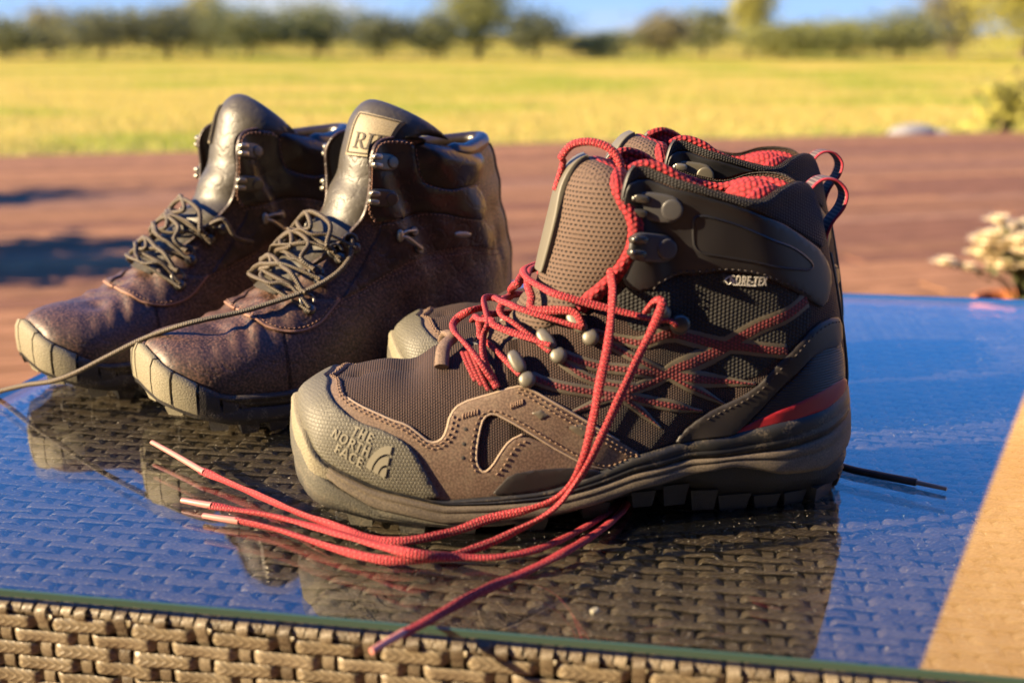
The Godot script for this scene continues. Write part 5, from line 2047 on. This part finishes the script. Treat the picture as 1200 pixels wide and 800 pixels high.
func table() -> void:
	var t := root("rattan_table", Vector3(0, GLASS, 0), deg_to_rad(TABLE_TURN))
	tag(t, "brown woven rattan garden table with a smoked glass top, carrying four boots", "table")
	var x0 := -0.462
	var x1 := 0.545
	var z1 := -0.3975
	var z0 := -1.057
	var th := 0.004
	# the glass: a pane with polished green edges
	var mb := MB.new()
	for y in [0.0, -th]:
		var k := mb.v.size()
		var e := 0.0006 if y == 0.0 else 0.0006
		for q in [[x0 + e, z0 + e], [x1 - e, z0 + e], [x1 - e, z1 - e], [x0 + e, z1 - e]]:
			mb.p(Vector3(q[0], y, q[1]))
		mb.th(k, k + 1, k + 2, Vector3.UP if y == 0.0 else Vector3.DOWN)
		mb.th(k, k + 2, k + 3, Vector3.UP if y == 0.0 else Vector3.DOWN)
	var g := put("glass_top", mb, M.glass, t, true)
	mb = MB.new()
	var prof := [[0.0006, 0.0], [0.0, -0.0006], [0.0, -th + 0.0006], [0.0006, -th]]
	var rows := []
	for q in prof:
		rows.append([Vector3(x0 + q[0], q[1], z0 + q[0]), Vector3(x1 - q[0], q[1], z0 + q[0]), Vector3(x1 - q[0], q[1], z1 - q[0]), Vector3(x0 + q[0], q[1], z1 - q[0])])
	for i in 3:
		for j in 4:
			var k := mb.v.size()
			var jj := (j + 1) % 4
			for q in [rows[i][j], rows[i][jj], rows[i + 1][jj], rows[i + 1][j]]:
				mb.p(q)
			var c: Vector3 = (mb.v[k] + mb.v[k + 1] + mb.v[k + 2]) / 3.0 - Vector3((x0 + x1) * 0.5, -th * 0.5, (z0 + z1) * 0.5)
			c.y *= 40.0 if absf(c.y) > 0.001 else 0.0
			mb.th(k, k + 1, k + 2, c)
			mb.th(k, k + 2, k + 3, c)
	put("glass_edge", mb, M.glass_rim, g, true)
	# weave: strands across, stakes down the depth and over the front edge
	var pitch := 0.0188
	var n_st := int((x1 - x0 - 0.006) / pitch)
	var top := -th - 0.0035
	var front := z1 - 0.0006
	var sx0 := x0 + 0.005
	var strand := func(phase: int, along: int, seed_: int) -> ArrayMesh:
		var r := RandomNumberGenerator.new()
		r.seed = seed_
		var b := MB.new()
		var rws := []
		var uvs := []
		var per := 12
		var tot := n_st * per
		var off := r.randf() * 0.3
		for i in tot + 1:
			var u := float(i) / per
			# flat over one stake and both gaps, dipping under the next
			var d := fposmod(u - 0.5 + phase, 2.0) - 1.0
			var amp := 0.0016 - 0.0033 * exp(-pow(d / 0.27, 4.0)) + 0.0003 * cos(d * PI)
			var x := u * pitch
			var tw := 0.10 * sin(u * PI + seed_) + 0.10 * sin(u * 0.7 + seed_ * 1.7)
			var zw := 0.00035 * sin(u * 0.9 + seed_) + 0.00025 * sin(u * 2.3 + seed_ * 2.1)
			var row := []
			var ur := []
			for q in [[-0.0031, 0.0], [-0.0027, 0.0006], [-0.0012, 0.0008], [0.0012, 0.0008], [0.0027, 0.0006], [0.0031, 0.0], [0.0027, -0.0006], [0.0, -0.0007], [-0.0027, -0.0006], [-0.0031, 0.0]]:
				row.append(Vector3(x, amp + q[1] + q[0] * tw, q[0] * (1.03 + 0.05 * sin(u * 1.7 + seed_)) + zw))
				ur.append(Vector2(x + off, q[0] / 0.0066 * 0.5 + 0.25 if q[1] >= 0.0 else 0.75))
			rws.append(row)
			uvs.append(ur)
		b.grid(rws, uvs, true)
		return b.mesh()
	var meshes := []
	for ph in 2:
		meshes.append([])
		for k in 5:
			meshes[ph].append(strand.call(ph, 0, 5 + k * 7 + ph))
	var zp := 0.0068
	var n_rows := int((front - 0.004 - z0 - 0.006) / zp)
	for i in n_rows:
		var o := put_mesh("strand", meshes[i % 2][rng.randi() % 5], M["cane%d" % (rng.randi() % 4)], t)
		o.position = Vector3(sx0, top - 0.0030, front - 0.0075 - i * zp)
		o.rotation.x = rng.randf_range(-0.16, 0.16)
		o.scale.z = 0.84
	for i in 17:
		var o := put_mesh("strand", meshes[i % 2][rng.randi() % 5], M["cane%d" % (rng.randi() % 4)], t)
		o.position = Vector3(sx0, top - 0.0088 - i * zp, front - 0.0030)
		o.rotation.x = PI / 2 + rng.randf_range(-0.14, 0.14)
	# stakes
	var stake_len := (n_rows + 0.5) * zp
	var stake := func(phase: int, seed_: int) -> ArrayMesh:
		var r := RandomNumberGenerator.new()
		r.seed = seed_
		var path := []
		var per := 5
		for i in range(n_rows * per, -1, -1):
			var u := float(i) / per
			var w := cos((u - 0.5 + 0.5 + phase) * PI)
			path.append(Vector3(0, -0.0030 - 0.0009 * signf(w) * pow(absf(w), 0.6), -0.0075 - u * zp))
		path.append(Vector3(0, -0.0008, -0.0040))
		path.append(Vector3(0, -0.0016, -0.0012))
		path.append(Vector3(0, -0.0042, -0.0002))
		for i in range(0, 17 * per):
			var u := float(i) / per
			var w := cos((u + phase) * PI)
			path.append(Vector3(0, -0.0088 - u * zp, -0.0030 - 0.0009 * signf(w) * pow(absf(w), 0.6)))
		var b := MB.new()
		strap(b, path, 0.0053, 0.0011, Vector3(1, 0, 0))
		return b.mesh()
	var sm := [[stake.call(0, 1)], [stake.call(1, 2)]]
	for i in n_st:
		var o := put_mesh("stake", sm[i % 2][0], M["cane%d" % (rng.randi() % 4)], t)
		o.position = Vector3(sx0 + (i + 0.5) * pitch, top, front)
	# rolled border under the glass lip, wrapped with short bindings
	mb = MB.new()
	tube(mb, [Vector3(sx0, top - 0.0035, front - 0.0055), Vector3(x1 - 0.005, top - 0.0035, front - 0.0055)], 0.0022, 8)
	put("border_core", mb, M.cane1, t)
	var wrap := MB.new()
	var ring := []
	for j in 13:
		var a := TAU * j / 12.0
		ring.append(Vector3(0.0016 * (j / 12.0 - 0.5), sin(a) * 0.0030, cos(a) * 0.0030))
	strap(wrap, ring, 0.0052, 0.0008, Vector3(1, 0, 0))
	var wm := wrap.mesh()
	for i in n_st:
		for k in 2:
			var o := put_mesh("binding", wm, M["cane%d" % (rng.randi() % 4)], t)
			o.position = Vector3(sx0 + (i + 0.5) * pitch + 0.0045 + 0.0058 * k + (rng.randf() - 0.5) * 0.0008 + 0.0018, top - 0.0040, front - 0.0050)
			o.rotation.y = (rng.randf() - 0.5) * 0.25
	# frame behind the weave, and legs
	mb = MB.new()
	mb.bevel_box(Vector3((x0 + x1) * 0.5, top - 0.020, (z0 + z1) * 0.5 - 0.006), Basis.IDENTITY, Vector3(x1 - x0 - 0.012, 0.022, z1 - z0 - 0.030), 0.002)
	mb.bevel_box(Vector3((x0 + x1) * 0.5, top - 0.065, front - 0.017), Basis.IDENTITY, Vector3(x1 - x0 - 0.012, 0.125, 0.018), 0.002)
	put("frame", mb, M.cane_dark, t, true)
	for lx in [x0 + 0.035, x1 - 0.035]:
		for lz in [z0 + 0.035, z1 - 0.045]:
			mb = MB.new()
			mb.bevel_box(Vector3(lx, (top - 0.03 - GLASS) * 0.5, lz), Basis.IDENTITY, Vector3(0.045, GLASS + top - 0.03, 0.045), 0.004)
			put("leg", mb, M.cane1, t, true)


# dust, grit and one pale crumb on the glass
func debris() -> void:
	var mb := MB.new()
	mb.lump(Vector3.ZERO, Basis(Vector3(1, 2, 0.5).normalized(), 0.6), Vector3(0.0022, 0.0011, 0.0015), 0.7, 0.6, 8, 6)
	var crumb := put("pale_crumb", mb, M.print_pale, self, true)
	crumb.position = Vector3(0.0349, GLASS + 0.001, -0.4201)
	tag(crumb, "small pale crumb lying on the glass near the front edge", "crumb")
	var grit := MB.new()
	grit.lump(Vector3.ZERO, Basis.IDENTITY, Vector3(0.5, 0.25, 0.4), 0.8, 0.8, 5, 4)
	var mm := MultiMesh.new()
	mm.transform_format = MultiMesh.TRANSFORM_3D
	mm.mesh = grit.mesh(true)
	var n := 42000
	mm.instance_count = n
	var turn := Transform3D(Basis(Vector3.UP, deg_to_rad(TABLE_TURN)), Vector3(0, GLASS, 0))
	for i in n:
		var s := 0.00013 + 0.0003 * pow(rng.randf(), 5.0)
		if rng.randf() < 0.001:
			s = 0.0007
		var p := turn * Vector3(rng.randf_range(-0.455, 0.53), s * 0.2, -0.40 - 0.64 * pow(rng.randf(), 1.3))
		mm.set_instance_transform(i, Transform3D(Basis(Vector3.UP, rng.randf() * TAU).scaled(Vector3.ONE * s), p))
	var o := MultiMeshInstance3D.new()
	o.name = "dust_specks"
	o.multimesh = mm
	o.material_override = M.dust
	add_child(o, true)
	tag(o, "fine pale dust specks scattered over the glass table top", "dust", "", "stuff")


# ---------------------------------------------------------------- garden
func setting() -> void:
	var mb := MB.new()
	var k := mb.v.size()
	for q in [[-400, 60], [400, 60], [400, -600], [-400, -600]]:
		mb.p(Vector3(q[0], -0.10, q[1]))
	mb.th(k, k + 1, k + 2, Vector3.UP)
	mb.th(k, k + 2, k + 3, Vector3.UP)
	var lawn := put("lawn", mb, M.lawn, self, true)
	tag(lawn, "wide sunlit lawn of yellowing grass behind the deck", "", "", "structure")
	var deck := root("deck", Vector3(0, 0, 0), deg_to_rad(14.5))
	tag(deck, "red brown timber deck of long boards behind the table", "", "", "structure")
	# boards run along the deck's own x; its far edge lies about seven metres away
	var w := 0.14
	var plank := MB.new()
	plank.bevel_box(Vector3(0, -0.014, 0), Basis.IDENTITY, Vector3(4.8, 0.028, w - 0.007), 0.004)
	var pm := plank.mesh(true)
	for i in 62:
		for j in 3:
			var o := put_mesh("plank", pm, M["plank%d" % (rng.randi() % 5)], deck)
			o.position = Vector3(-5.4 + j * 4.806 + (i % 3) * 1.1 - 1.0, (rng.randf() - 0.5) * 0.002, -7.0 + i * w)
	mb = MB.new()
	mb.bevel_box(Vector3(0, -0.06, -2.8), Basis.IDENTITY, Vector3(15.0, 0.06, 8.6), 0.004)
	put("joists", mb, M.cane_dark, deck, true)
	# grass blades from the deck edge outwards
	for kind in 2:
		var bl := MB.new()
		bl.p(Vector3(-0.004, 0, 0))
		bl.p(Vector3(0.004, 0, 0))
		bl.p(Vector3(0.003, 0.03, 0.004))
		bl.p(Vector3(-0.003, 0.03, 0.004))
		bl.p(Vector3(0.0, 0.055, 0.016))
		bl.t3(0, 1, 2)
		bl.t3(0, 2, 3)
		bl.t3(3, 2, 4)
		var mm := MultiMesh.new()
		mm.transform_format = MultiMesh.TRANSFORM_3D
		mm.mesh = bl.mesh()
		var n := 22000
		mm.instance_count = n
		for i in n:
			var d := 7.2 + 28.0 * pow(rng.randf(), 2.2)
			var x := rng.randf_range(-0.56, 0.56) * (d + 1.0)
			var edge := -7.35 - x * 0.25
			var s := rng.randf_range(0.4, 1.1)
			var p := Vector3(x, -0.10, minf(-d, edge))
			if absf(p.z - edge) < 0.02:
				p.z -= rng.randf() * 1.5
			mm.set_instance_transform(i, Transform3D(Basis(Vector3.UP, rng.randf() * TAU).scaled(Vector3(s * 1.4, s, s)), p))
		var o := MultiMeshInstance3D.new()
		o.name = "grass"
		o.multimesh = mm
		o.material_override = M["blade%d" % kind]
		add_child(o, true)
		tag(o, ["green grass blades standing in the lawn", "straw coloured dry grass blades standing in the lawn"][kind], "grass", "", "stuff")
	var st := MB.new()
	st.lump(Vector3.ZERO, Basis(Vector3(0.2, 1, 0.1).normalized(), 0.4), Vector3(0.20, 0.09, 0.13), 0.8, 0.75, 16, 10)
	st.lump(Vector3(0.17, -0.02, 0.06), Basis(Vector3(0.2, 1, 0.4).normalized(), 1.1), Vector3(0.11, 0.06, 0.09), 0.8, 0.75, 14, 9)
	var so := put("grey_stone", st, M.stone, self)
	so.position = Vector3(2.98, -0.05, -8.35)
	tag(so, "low grey stone at the edge of the lawn, right of the boots", "stone")
	bush("low_bush", Vector3(3.75, -0.1, -8.6), 0.55, 0.32, 420, 0.05, M.leaf3, "bright yellow green tuft of a bush at the lawn's edge, far right", "bush", "", 77)


# a crown of small leaves gathered in uneven clumps
func crown(mb: MB, r: RandomNumberGenerator, centre: Vector3, size: Vector3, leaves: int, leaf: float) -> void:
	var clumps := []
	var n := maxi(9, leaves / 90)
	for i in n:
		var d := Vector3(r.randfn(), r.randfn(), r.randfn()).normalized() * pow(r.randf(), 0.45)
		clumps.append([centre + d * size * 0.72, r.randf_range(0.30, 0.55)])
	for i in leaves:
		var c: Array = clumps[r.randi() % n]
		var p: Vector3 = c[0] + Vector3(r.randfn(), r.randfn() * 0.8, r.randfn()) * size * c[1] * (0.5 if r.randf() < 0.7 else 0.95)
		var a := Vector3(r.randfn(), r.randfn(), r.randfn()).normalized()
		var b := a.cross(Vector3(r.randfn(), r.randfn(), r.randfn())).normalized()
		var l := leaf * r.randf_range(0.6, 1.3)
		var k := mb.v.size()
		mb.p(p - a * l)
		mb.p(p + b * l * 0.45)
		mb.p(p + a * l)
		mb.p(p - b * l * 0.45)
		mb.t3(k, k + 1, k + 2)
		mb.t3(k, k + 2, k + 3)


func bush(called: String, at: Vector3, h: float, half: float, leaves: int, leaf: float, m: Material, label: String, category: String, group: String, seed_: int) -> Node3D:
	var r := RandomNumberGenerator.new()
	r.seed = seed_
	var o := root(called, at)
	tag(o, label, category, group)
	var mb := MB.new()
	for i in 5:
		var tip := Vector3(r.randf_range(-0.6, 0.6) * half, h * r.randf_range(0.5, 0.8), r.randf_range(-0.5, 0.5) * half)
		tube(mb, curve([Vector3(r.randf_range(-0.1, 0.1) * half, 0, 0), tip * 0.5 + Vector3(0.05 * half, 0.05 * h, 0), tip], h * 0.1), h * 0.022, 6, 1.0, Vector3.ZERO, 0.7)
	put("stem", mb, M.bark, o)
	mb = MB.new()
	crown(mb, r, Vector3(0, h * 0.55, 0), Vector3(half, h * 0.42, half * 0.8), leaves, leaf)
	stuff(put("leaves", mb, m, o))
	return o


func tree(called: String, at: Vector3, h: float, half: float, leaves: int, m: Material, label: String, group: String, seed_: int) -> Node3D:
	var r := RandomNumberGenerator.new()
	r.seed = seed_
	var o := root(called, at)
	tag(o, label, "tree", group)
	var mb := MB.new()
	tube(mb, curve([Vector3(0, 0, 0), Vector3(0.05 * half, h * 0.3, 0), Vector3(-0.04 * half, h * 0.6, 0.02), Vector3(0, h * 0.9, 0)], h * 0.05), h * 0.035, 8, 1.0, Vector3.ZERO, 0.8)
	for i in 7:
		var y := h * r.randf_range(0.3, 0.75)
		var a := r.randf() * TAU
		var e := Vector3(cos(a) * half * 0.75, y + h * 0.2, sin(a) * half * 0.75)
		tube(mb, curve([Vector3(0, y, 0), Vector3(e.x * 0.5, y + h * 0.08, e.z * 0.5), e], h * 0.05), h * 0.013, 6, 1.0, Vector3.ZERO, 0.7)
	put("trunk", mb, M.bark, o)
	mb = MB.new()
	crown(mb, r, Vector3(0, h * 0.5, 0), Vector3(half, h * 0.5, half * 0.8), leaves, 0.06)
	stuff(put("crown", mb, m, o))
	return o


func far_plants() -> void:
	# [picture bearing as tan, distance, height, half width, leaf colour, kind]
	var rows := [
		[-0.475, 38.0, 1.75, 2.0, 0, "dark green hedge shrub at the far left end of the lawn"],
		[-0.425, 37.0, 1.35, 1.4, 1, "low dark shrub beside the leftmost hedge shrub across the lawn"],
		[-0.388, 40.0, 1.75, 1.1, 4, "brownish thin shrub in the gap near the left end of the far hedge"],
		[-0.345, 38.0, 1.65, 2.0, 0, "broad dark green shrub behind the far left boot, across the lawn"],
		[-0.29, 38.5, 1.85, 1.9, 0, "dense dark shrub right of the broad one in the far hedge"],
		[-0.255, 42.0, 2.5, 1.1, 3, "yellow green sapling rising above the dark shrubs left of centre"],
		[-0.222, 38.0, 1.7, 2.0, 1, "mid green shrub beyond the lawn, above the toe of the far leather boot"],
		[-0.165, 39.0, 1.9, 1.9, 1, "rounded green shrub across the lawn between the two leather boots"],
		[-0.112, 38.0, 1.65, 1.6, 0, "dark shrub across the lawn above the near leather boot's collar"],
		[-0.028, 39.0, 3.1, 1.5, 2, "tall yellow green tree across the lawn at the middle of the view"],
		[-0.065, 38.0, 1.6, 1.2, 5, "olive shrub at the left foot of the tall middle tree"],
		[0.02, 38.0, 1.65, 1.3, 0, "dark green shrub at the right foot of the tall middle tree"],
		[0.075, 38.5, 0.85, 1.5, 1, "very low shrub in the open gap of the hedge right of centre"],
		[0.125, 39.0, 1.7, 1.2, 4, "tan leaved shrub across the lawn above the red tongue loop"],
		[0.16, 41.0, 1.8, 1.2, 5, "olive sapling right of the tan leaved shrub"],
		[0.198, 40.0, 2.8, 1.0, 3, "slim yellow sapling across the lawn, taller than its neighbours"],
		[0.228, 38.0, 1.25, 1.9, 2, "low yellow green shrub right of the slim yellow sapling"],
		[0.275, 38.5, 1.3, 2.1, 2, "low spreading green shrub in the right part of the far hedge"],
		[0.325, 39.0, 1.7, 1.8, 5, "olive green shrub across the lawn right of the trail boots"],
		[0.37, 42.0, 3.2, 1.4, 4, "brown olive tree standing left of the big yellow green tree"],
		[0.43, 36.0, 4.2, 2.1, 3, "big bright yellow green tree at the right end of the lawn"],
		[0.50, 38.0, 4.4, 1.8, 2, "green tree at the far right edge behind the big yellow one"],
		[-0.52, 37.0, 2.2, 1.6, 1, "green tree outside the left end of the far hedge"]]
	var i := 0
	for r in rows:
		i += 1
		var d: float = r[1]
		var h: float = r[2]
		tree("tree" if h > 1.9 else "hedge_shrub", Vector3(r[0] * d * 1.04, -0.1, -d), h + 0.1, r[3], int(1900 * r[3] * h) + 700, M["leaf%d" % r[4]], r[5], "shrubs and trees along the far side of the lawn", 200 + i)


func pot_and_chair() -> void:
	var pot := root("flower_pot", Vector3(1.0, 0.0, -2.10))
	tag(pot, "small terracotta pot on the deck behind the right end of the table", "pot")
	var mb := MB.new()
	var rows := []
	for q in [[0.0, 0.004], [0.055, 0.0], [0.062, 0.01], [0.082, 0.145], [0.094, 0.147], [0.098, 0.152], [0.098, 0.182], [0.094, 0.187], [0.086, 0.186], [0.082, 0.16], [0.0, 0.158]]:
		var row := []
		for j in 28:
			row.append(Vector3(cos(TAU * j / 28) * q[0], q[1], sin(TAU * j / 28) * q[0]))
		rows.append(row)
	mb.grid(rows, [], true, true)
	put("body", mb, M.terracotta, pot)
	mb = MB.new()
	mb.lump(Vector3(0, 0.163, 0), Basis.IDENTITY, Vector3(0.083, 0.01, 0.083), 1.0, 1.0, 18, 7)
	put("soil", mb, M.soil, pot)
	var pl := root("flowering_plant", Vector3(1.0, 0.175, -2.10))
	tag(pl, "cream flowering plant with stray sprigs growing in the terracotta pot", "plant")
	var r := RandomNumberGenerator.new()
	r.seed = 5
	var heads := []
	for i in 54:
		var a := r.randf() * TAU
		var q := Vector3(cos(a) * 0.098 * sqrt(r.randf()), 0.0, sin(a) * 0.098 * sqrt(r.randf()))
		q.y = 0.055 + (0.125 - 7.0 * (q.x * q.x + q.z * q.z)) * r.randf_range(0.35, 1.0)
		heads.append([q, 0.038])
	heads.append([Vector3(-0.175, 0.088, 0.02), 0.032])
	heads.append([Vector3(-0.135, 0.080, 0.03), 0.026])
	heads.append([Vector3(-0.072, 0.165, 0.0), 0.036])
	heads.append([Vector3(0.01, 0.205, 0.01), 0.036])
	mb = MB.new()
	var leaves := MB.new()
	for h in heads:
		var tip: Vector3 = h[0]
		tube(mb, curve([Vector3(tip.x * 0.1, 0, tip.z * 0.1), Vector3(tip.x * 0.4, tip.y * 0.7, tip.z * 0.4), tip], 0.01), 0.0022, 6)
		for j in 3:
			crown(leaves, r, tip * r.randf_range(0.6, 0.9) + Vector3(0, 0.012, 0), Vector3.ONE * 0.012, 3, 0.012)
	put("stems", mb, M.leaf5, pl)
	stuff(put("leaves", leaves, M.leaf5, pl))
	for h in heads:
		mb = MB.new()
		for ring in 3:
			var np := 11 - ring * 2
			for j in np:
				var a := TAU * j / np + ring * 0.3
				var dir := Vector3(cos(a), 0.25 + ring * 0.5, sin(a)).normalized()
				var sd := Vector3.UP.cross(dir).normalized()
				var l: float = h[1] * (1.0 - ring * 0.2)
				var k := mb.v.size()
				mb.p(h[0])
				mb.p(h[0] + dir * l * 0.6 + sd * l * 0.24)
				mb.p(h[0] + dir * l + Vector3(0, -l * 0.1, 0))
				mb.p(h[0] + dir * l * 0.6 - sd * l * 0.24)
				mb.t3(k, k + 1, k + 2)
				mb.t3(k, k + 2, k + 3)
		mb.lump(h[0] + Vector3(0, h[1] * 0.1, 0), Basis.IDENTITY, Vector3.ONE * h[1] * 0.3, 1.0, 1.0, 8, 6)
		put("flower_head", mb, M.petal, pl)
	# a reclined deck chair stands just outside the right of the view, its sunlit canvas back mirrored in the glass
	var ch := root("deck_chair", Vector3(0.985, 0.0, -1.80), deg_to_rad(120.7))
	tag(ch, "wooden deck chair with tan canvas seen only mirrored in the glass at right", "chair")
	var lean := Basis(Vector3.RIGHT, deg_to_rad(-23.0))
	var up := lean * Vector3.UP
	mb = MB.new()
	mb.bevel_box(Vector3(-0.32, 0.30, 0.0) + up * 0.60, lean, Vector3(0.60, 1.20, 0.036), 0.008)
	put("canvas_back", mb, M.cushion, ch, true)
	mb = MB.new()
	mb.bevel_box(Vector3(-0.32, 0.30, 0.28), Basis(Vector3.RIGHT, -0.15), Vector3(0.58, 0.03, 0.52), 0.008)
	put("canvas_seat", mb, M.cushion, ch, true)
	for sx in [-0.045, -0.595]:
		mb = MB.new()
		mb.bevel_box(Vector3(sx, 0.30, 0.0) + up * 0.48, lean, Vector3(0.028, 1.36, 0.028), 0.004)
		put("rail", mb, M.teak, ch, true)
		mb = MB.new()
		mb.bevel_box(Vector3(sx, 0.20, 0.12), Basis(Vector3.RIGHT, 0.9), Vector3(0.03, 0.62, 0.03), 0.004)
		put("leg", mb, M.teak, ch, true)
	# a wall added unseen behind the camera to keep half the sky off the sides turned towards it
	var hw := root("added_sky_wall", Vector3(1.0, 0.0, 1.5))
	tag(hw, "added unseen dark board wall behind the viewer, blocking sky light from the boots", "wall")
	for i in 18:
		mb = MB.new()
		mb.bevel_box(Vector3(0, 0.075 + i * 0.15, 0.0), Basis(Vector3.RIGHT, 0.06), Vector3(7.0, 0.165, 0.025), 0.004)
		put("board", mb, M.bark, hw, true)
	mb = MB.new()
	mb.bevel_box(Vector3(0, 1.35, 0.10), Basis.IDENTITY, Vector3(7.0, 2.7, 0.12), 0.004)
	put("wall_core", mb, M.bark, hw, true)
	mb = MB.new()
	mb.bevel_box(Vector3(0, 2.75, -0.15), Basis.IDENTITY, Vector3(7.3, 0.06, 0.75), 0.006)
	put("top_overhang", mb, M.bark, hw, true)
	# shrubs left of the view whose long shadows fall across the boards
	bush("potted_shrub", Vector3(-2.6, 0.0, -3.2), 0.85, 0.55, 1100, 0.05, M.leaf1, "green shrub left of the view, casting its shadow over the deck", "bush", "shrubs left of the deck", 31)
	bush("potted_shrub", Vector3(-3.9, 0.0, -4.5), 0.95, 0.5, 1000, 0.05, M.leaf1, "larger green shrub beyond the first, left of the view", "bush", "shrubs left of the deck", 32)
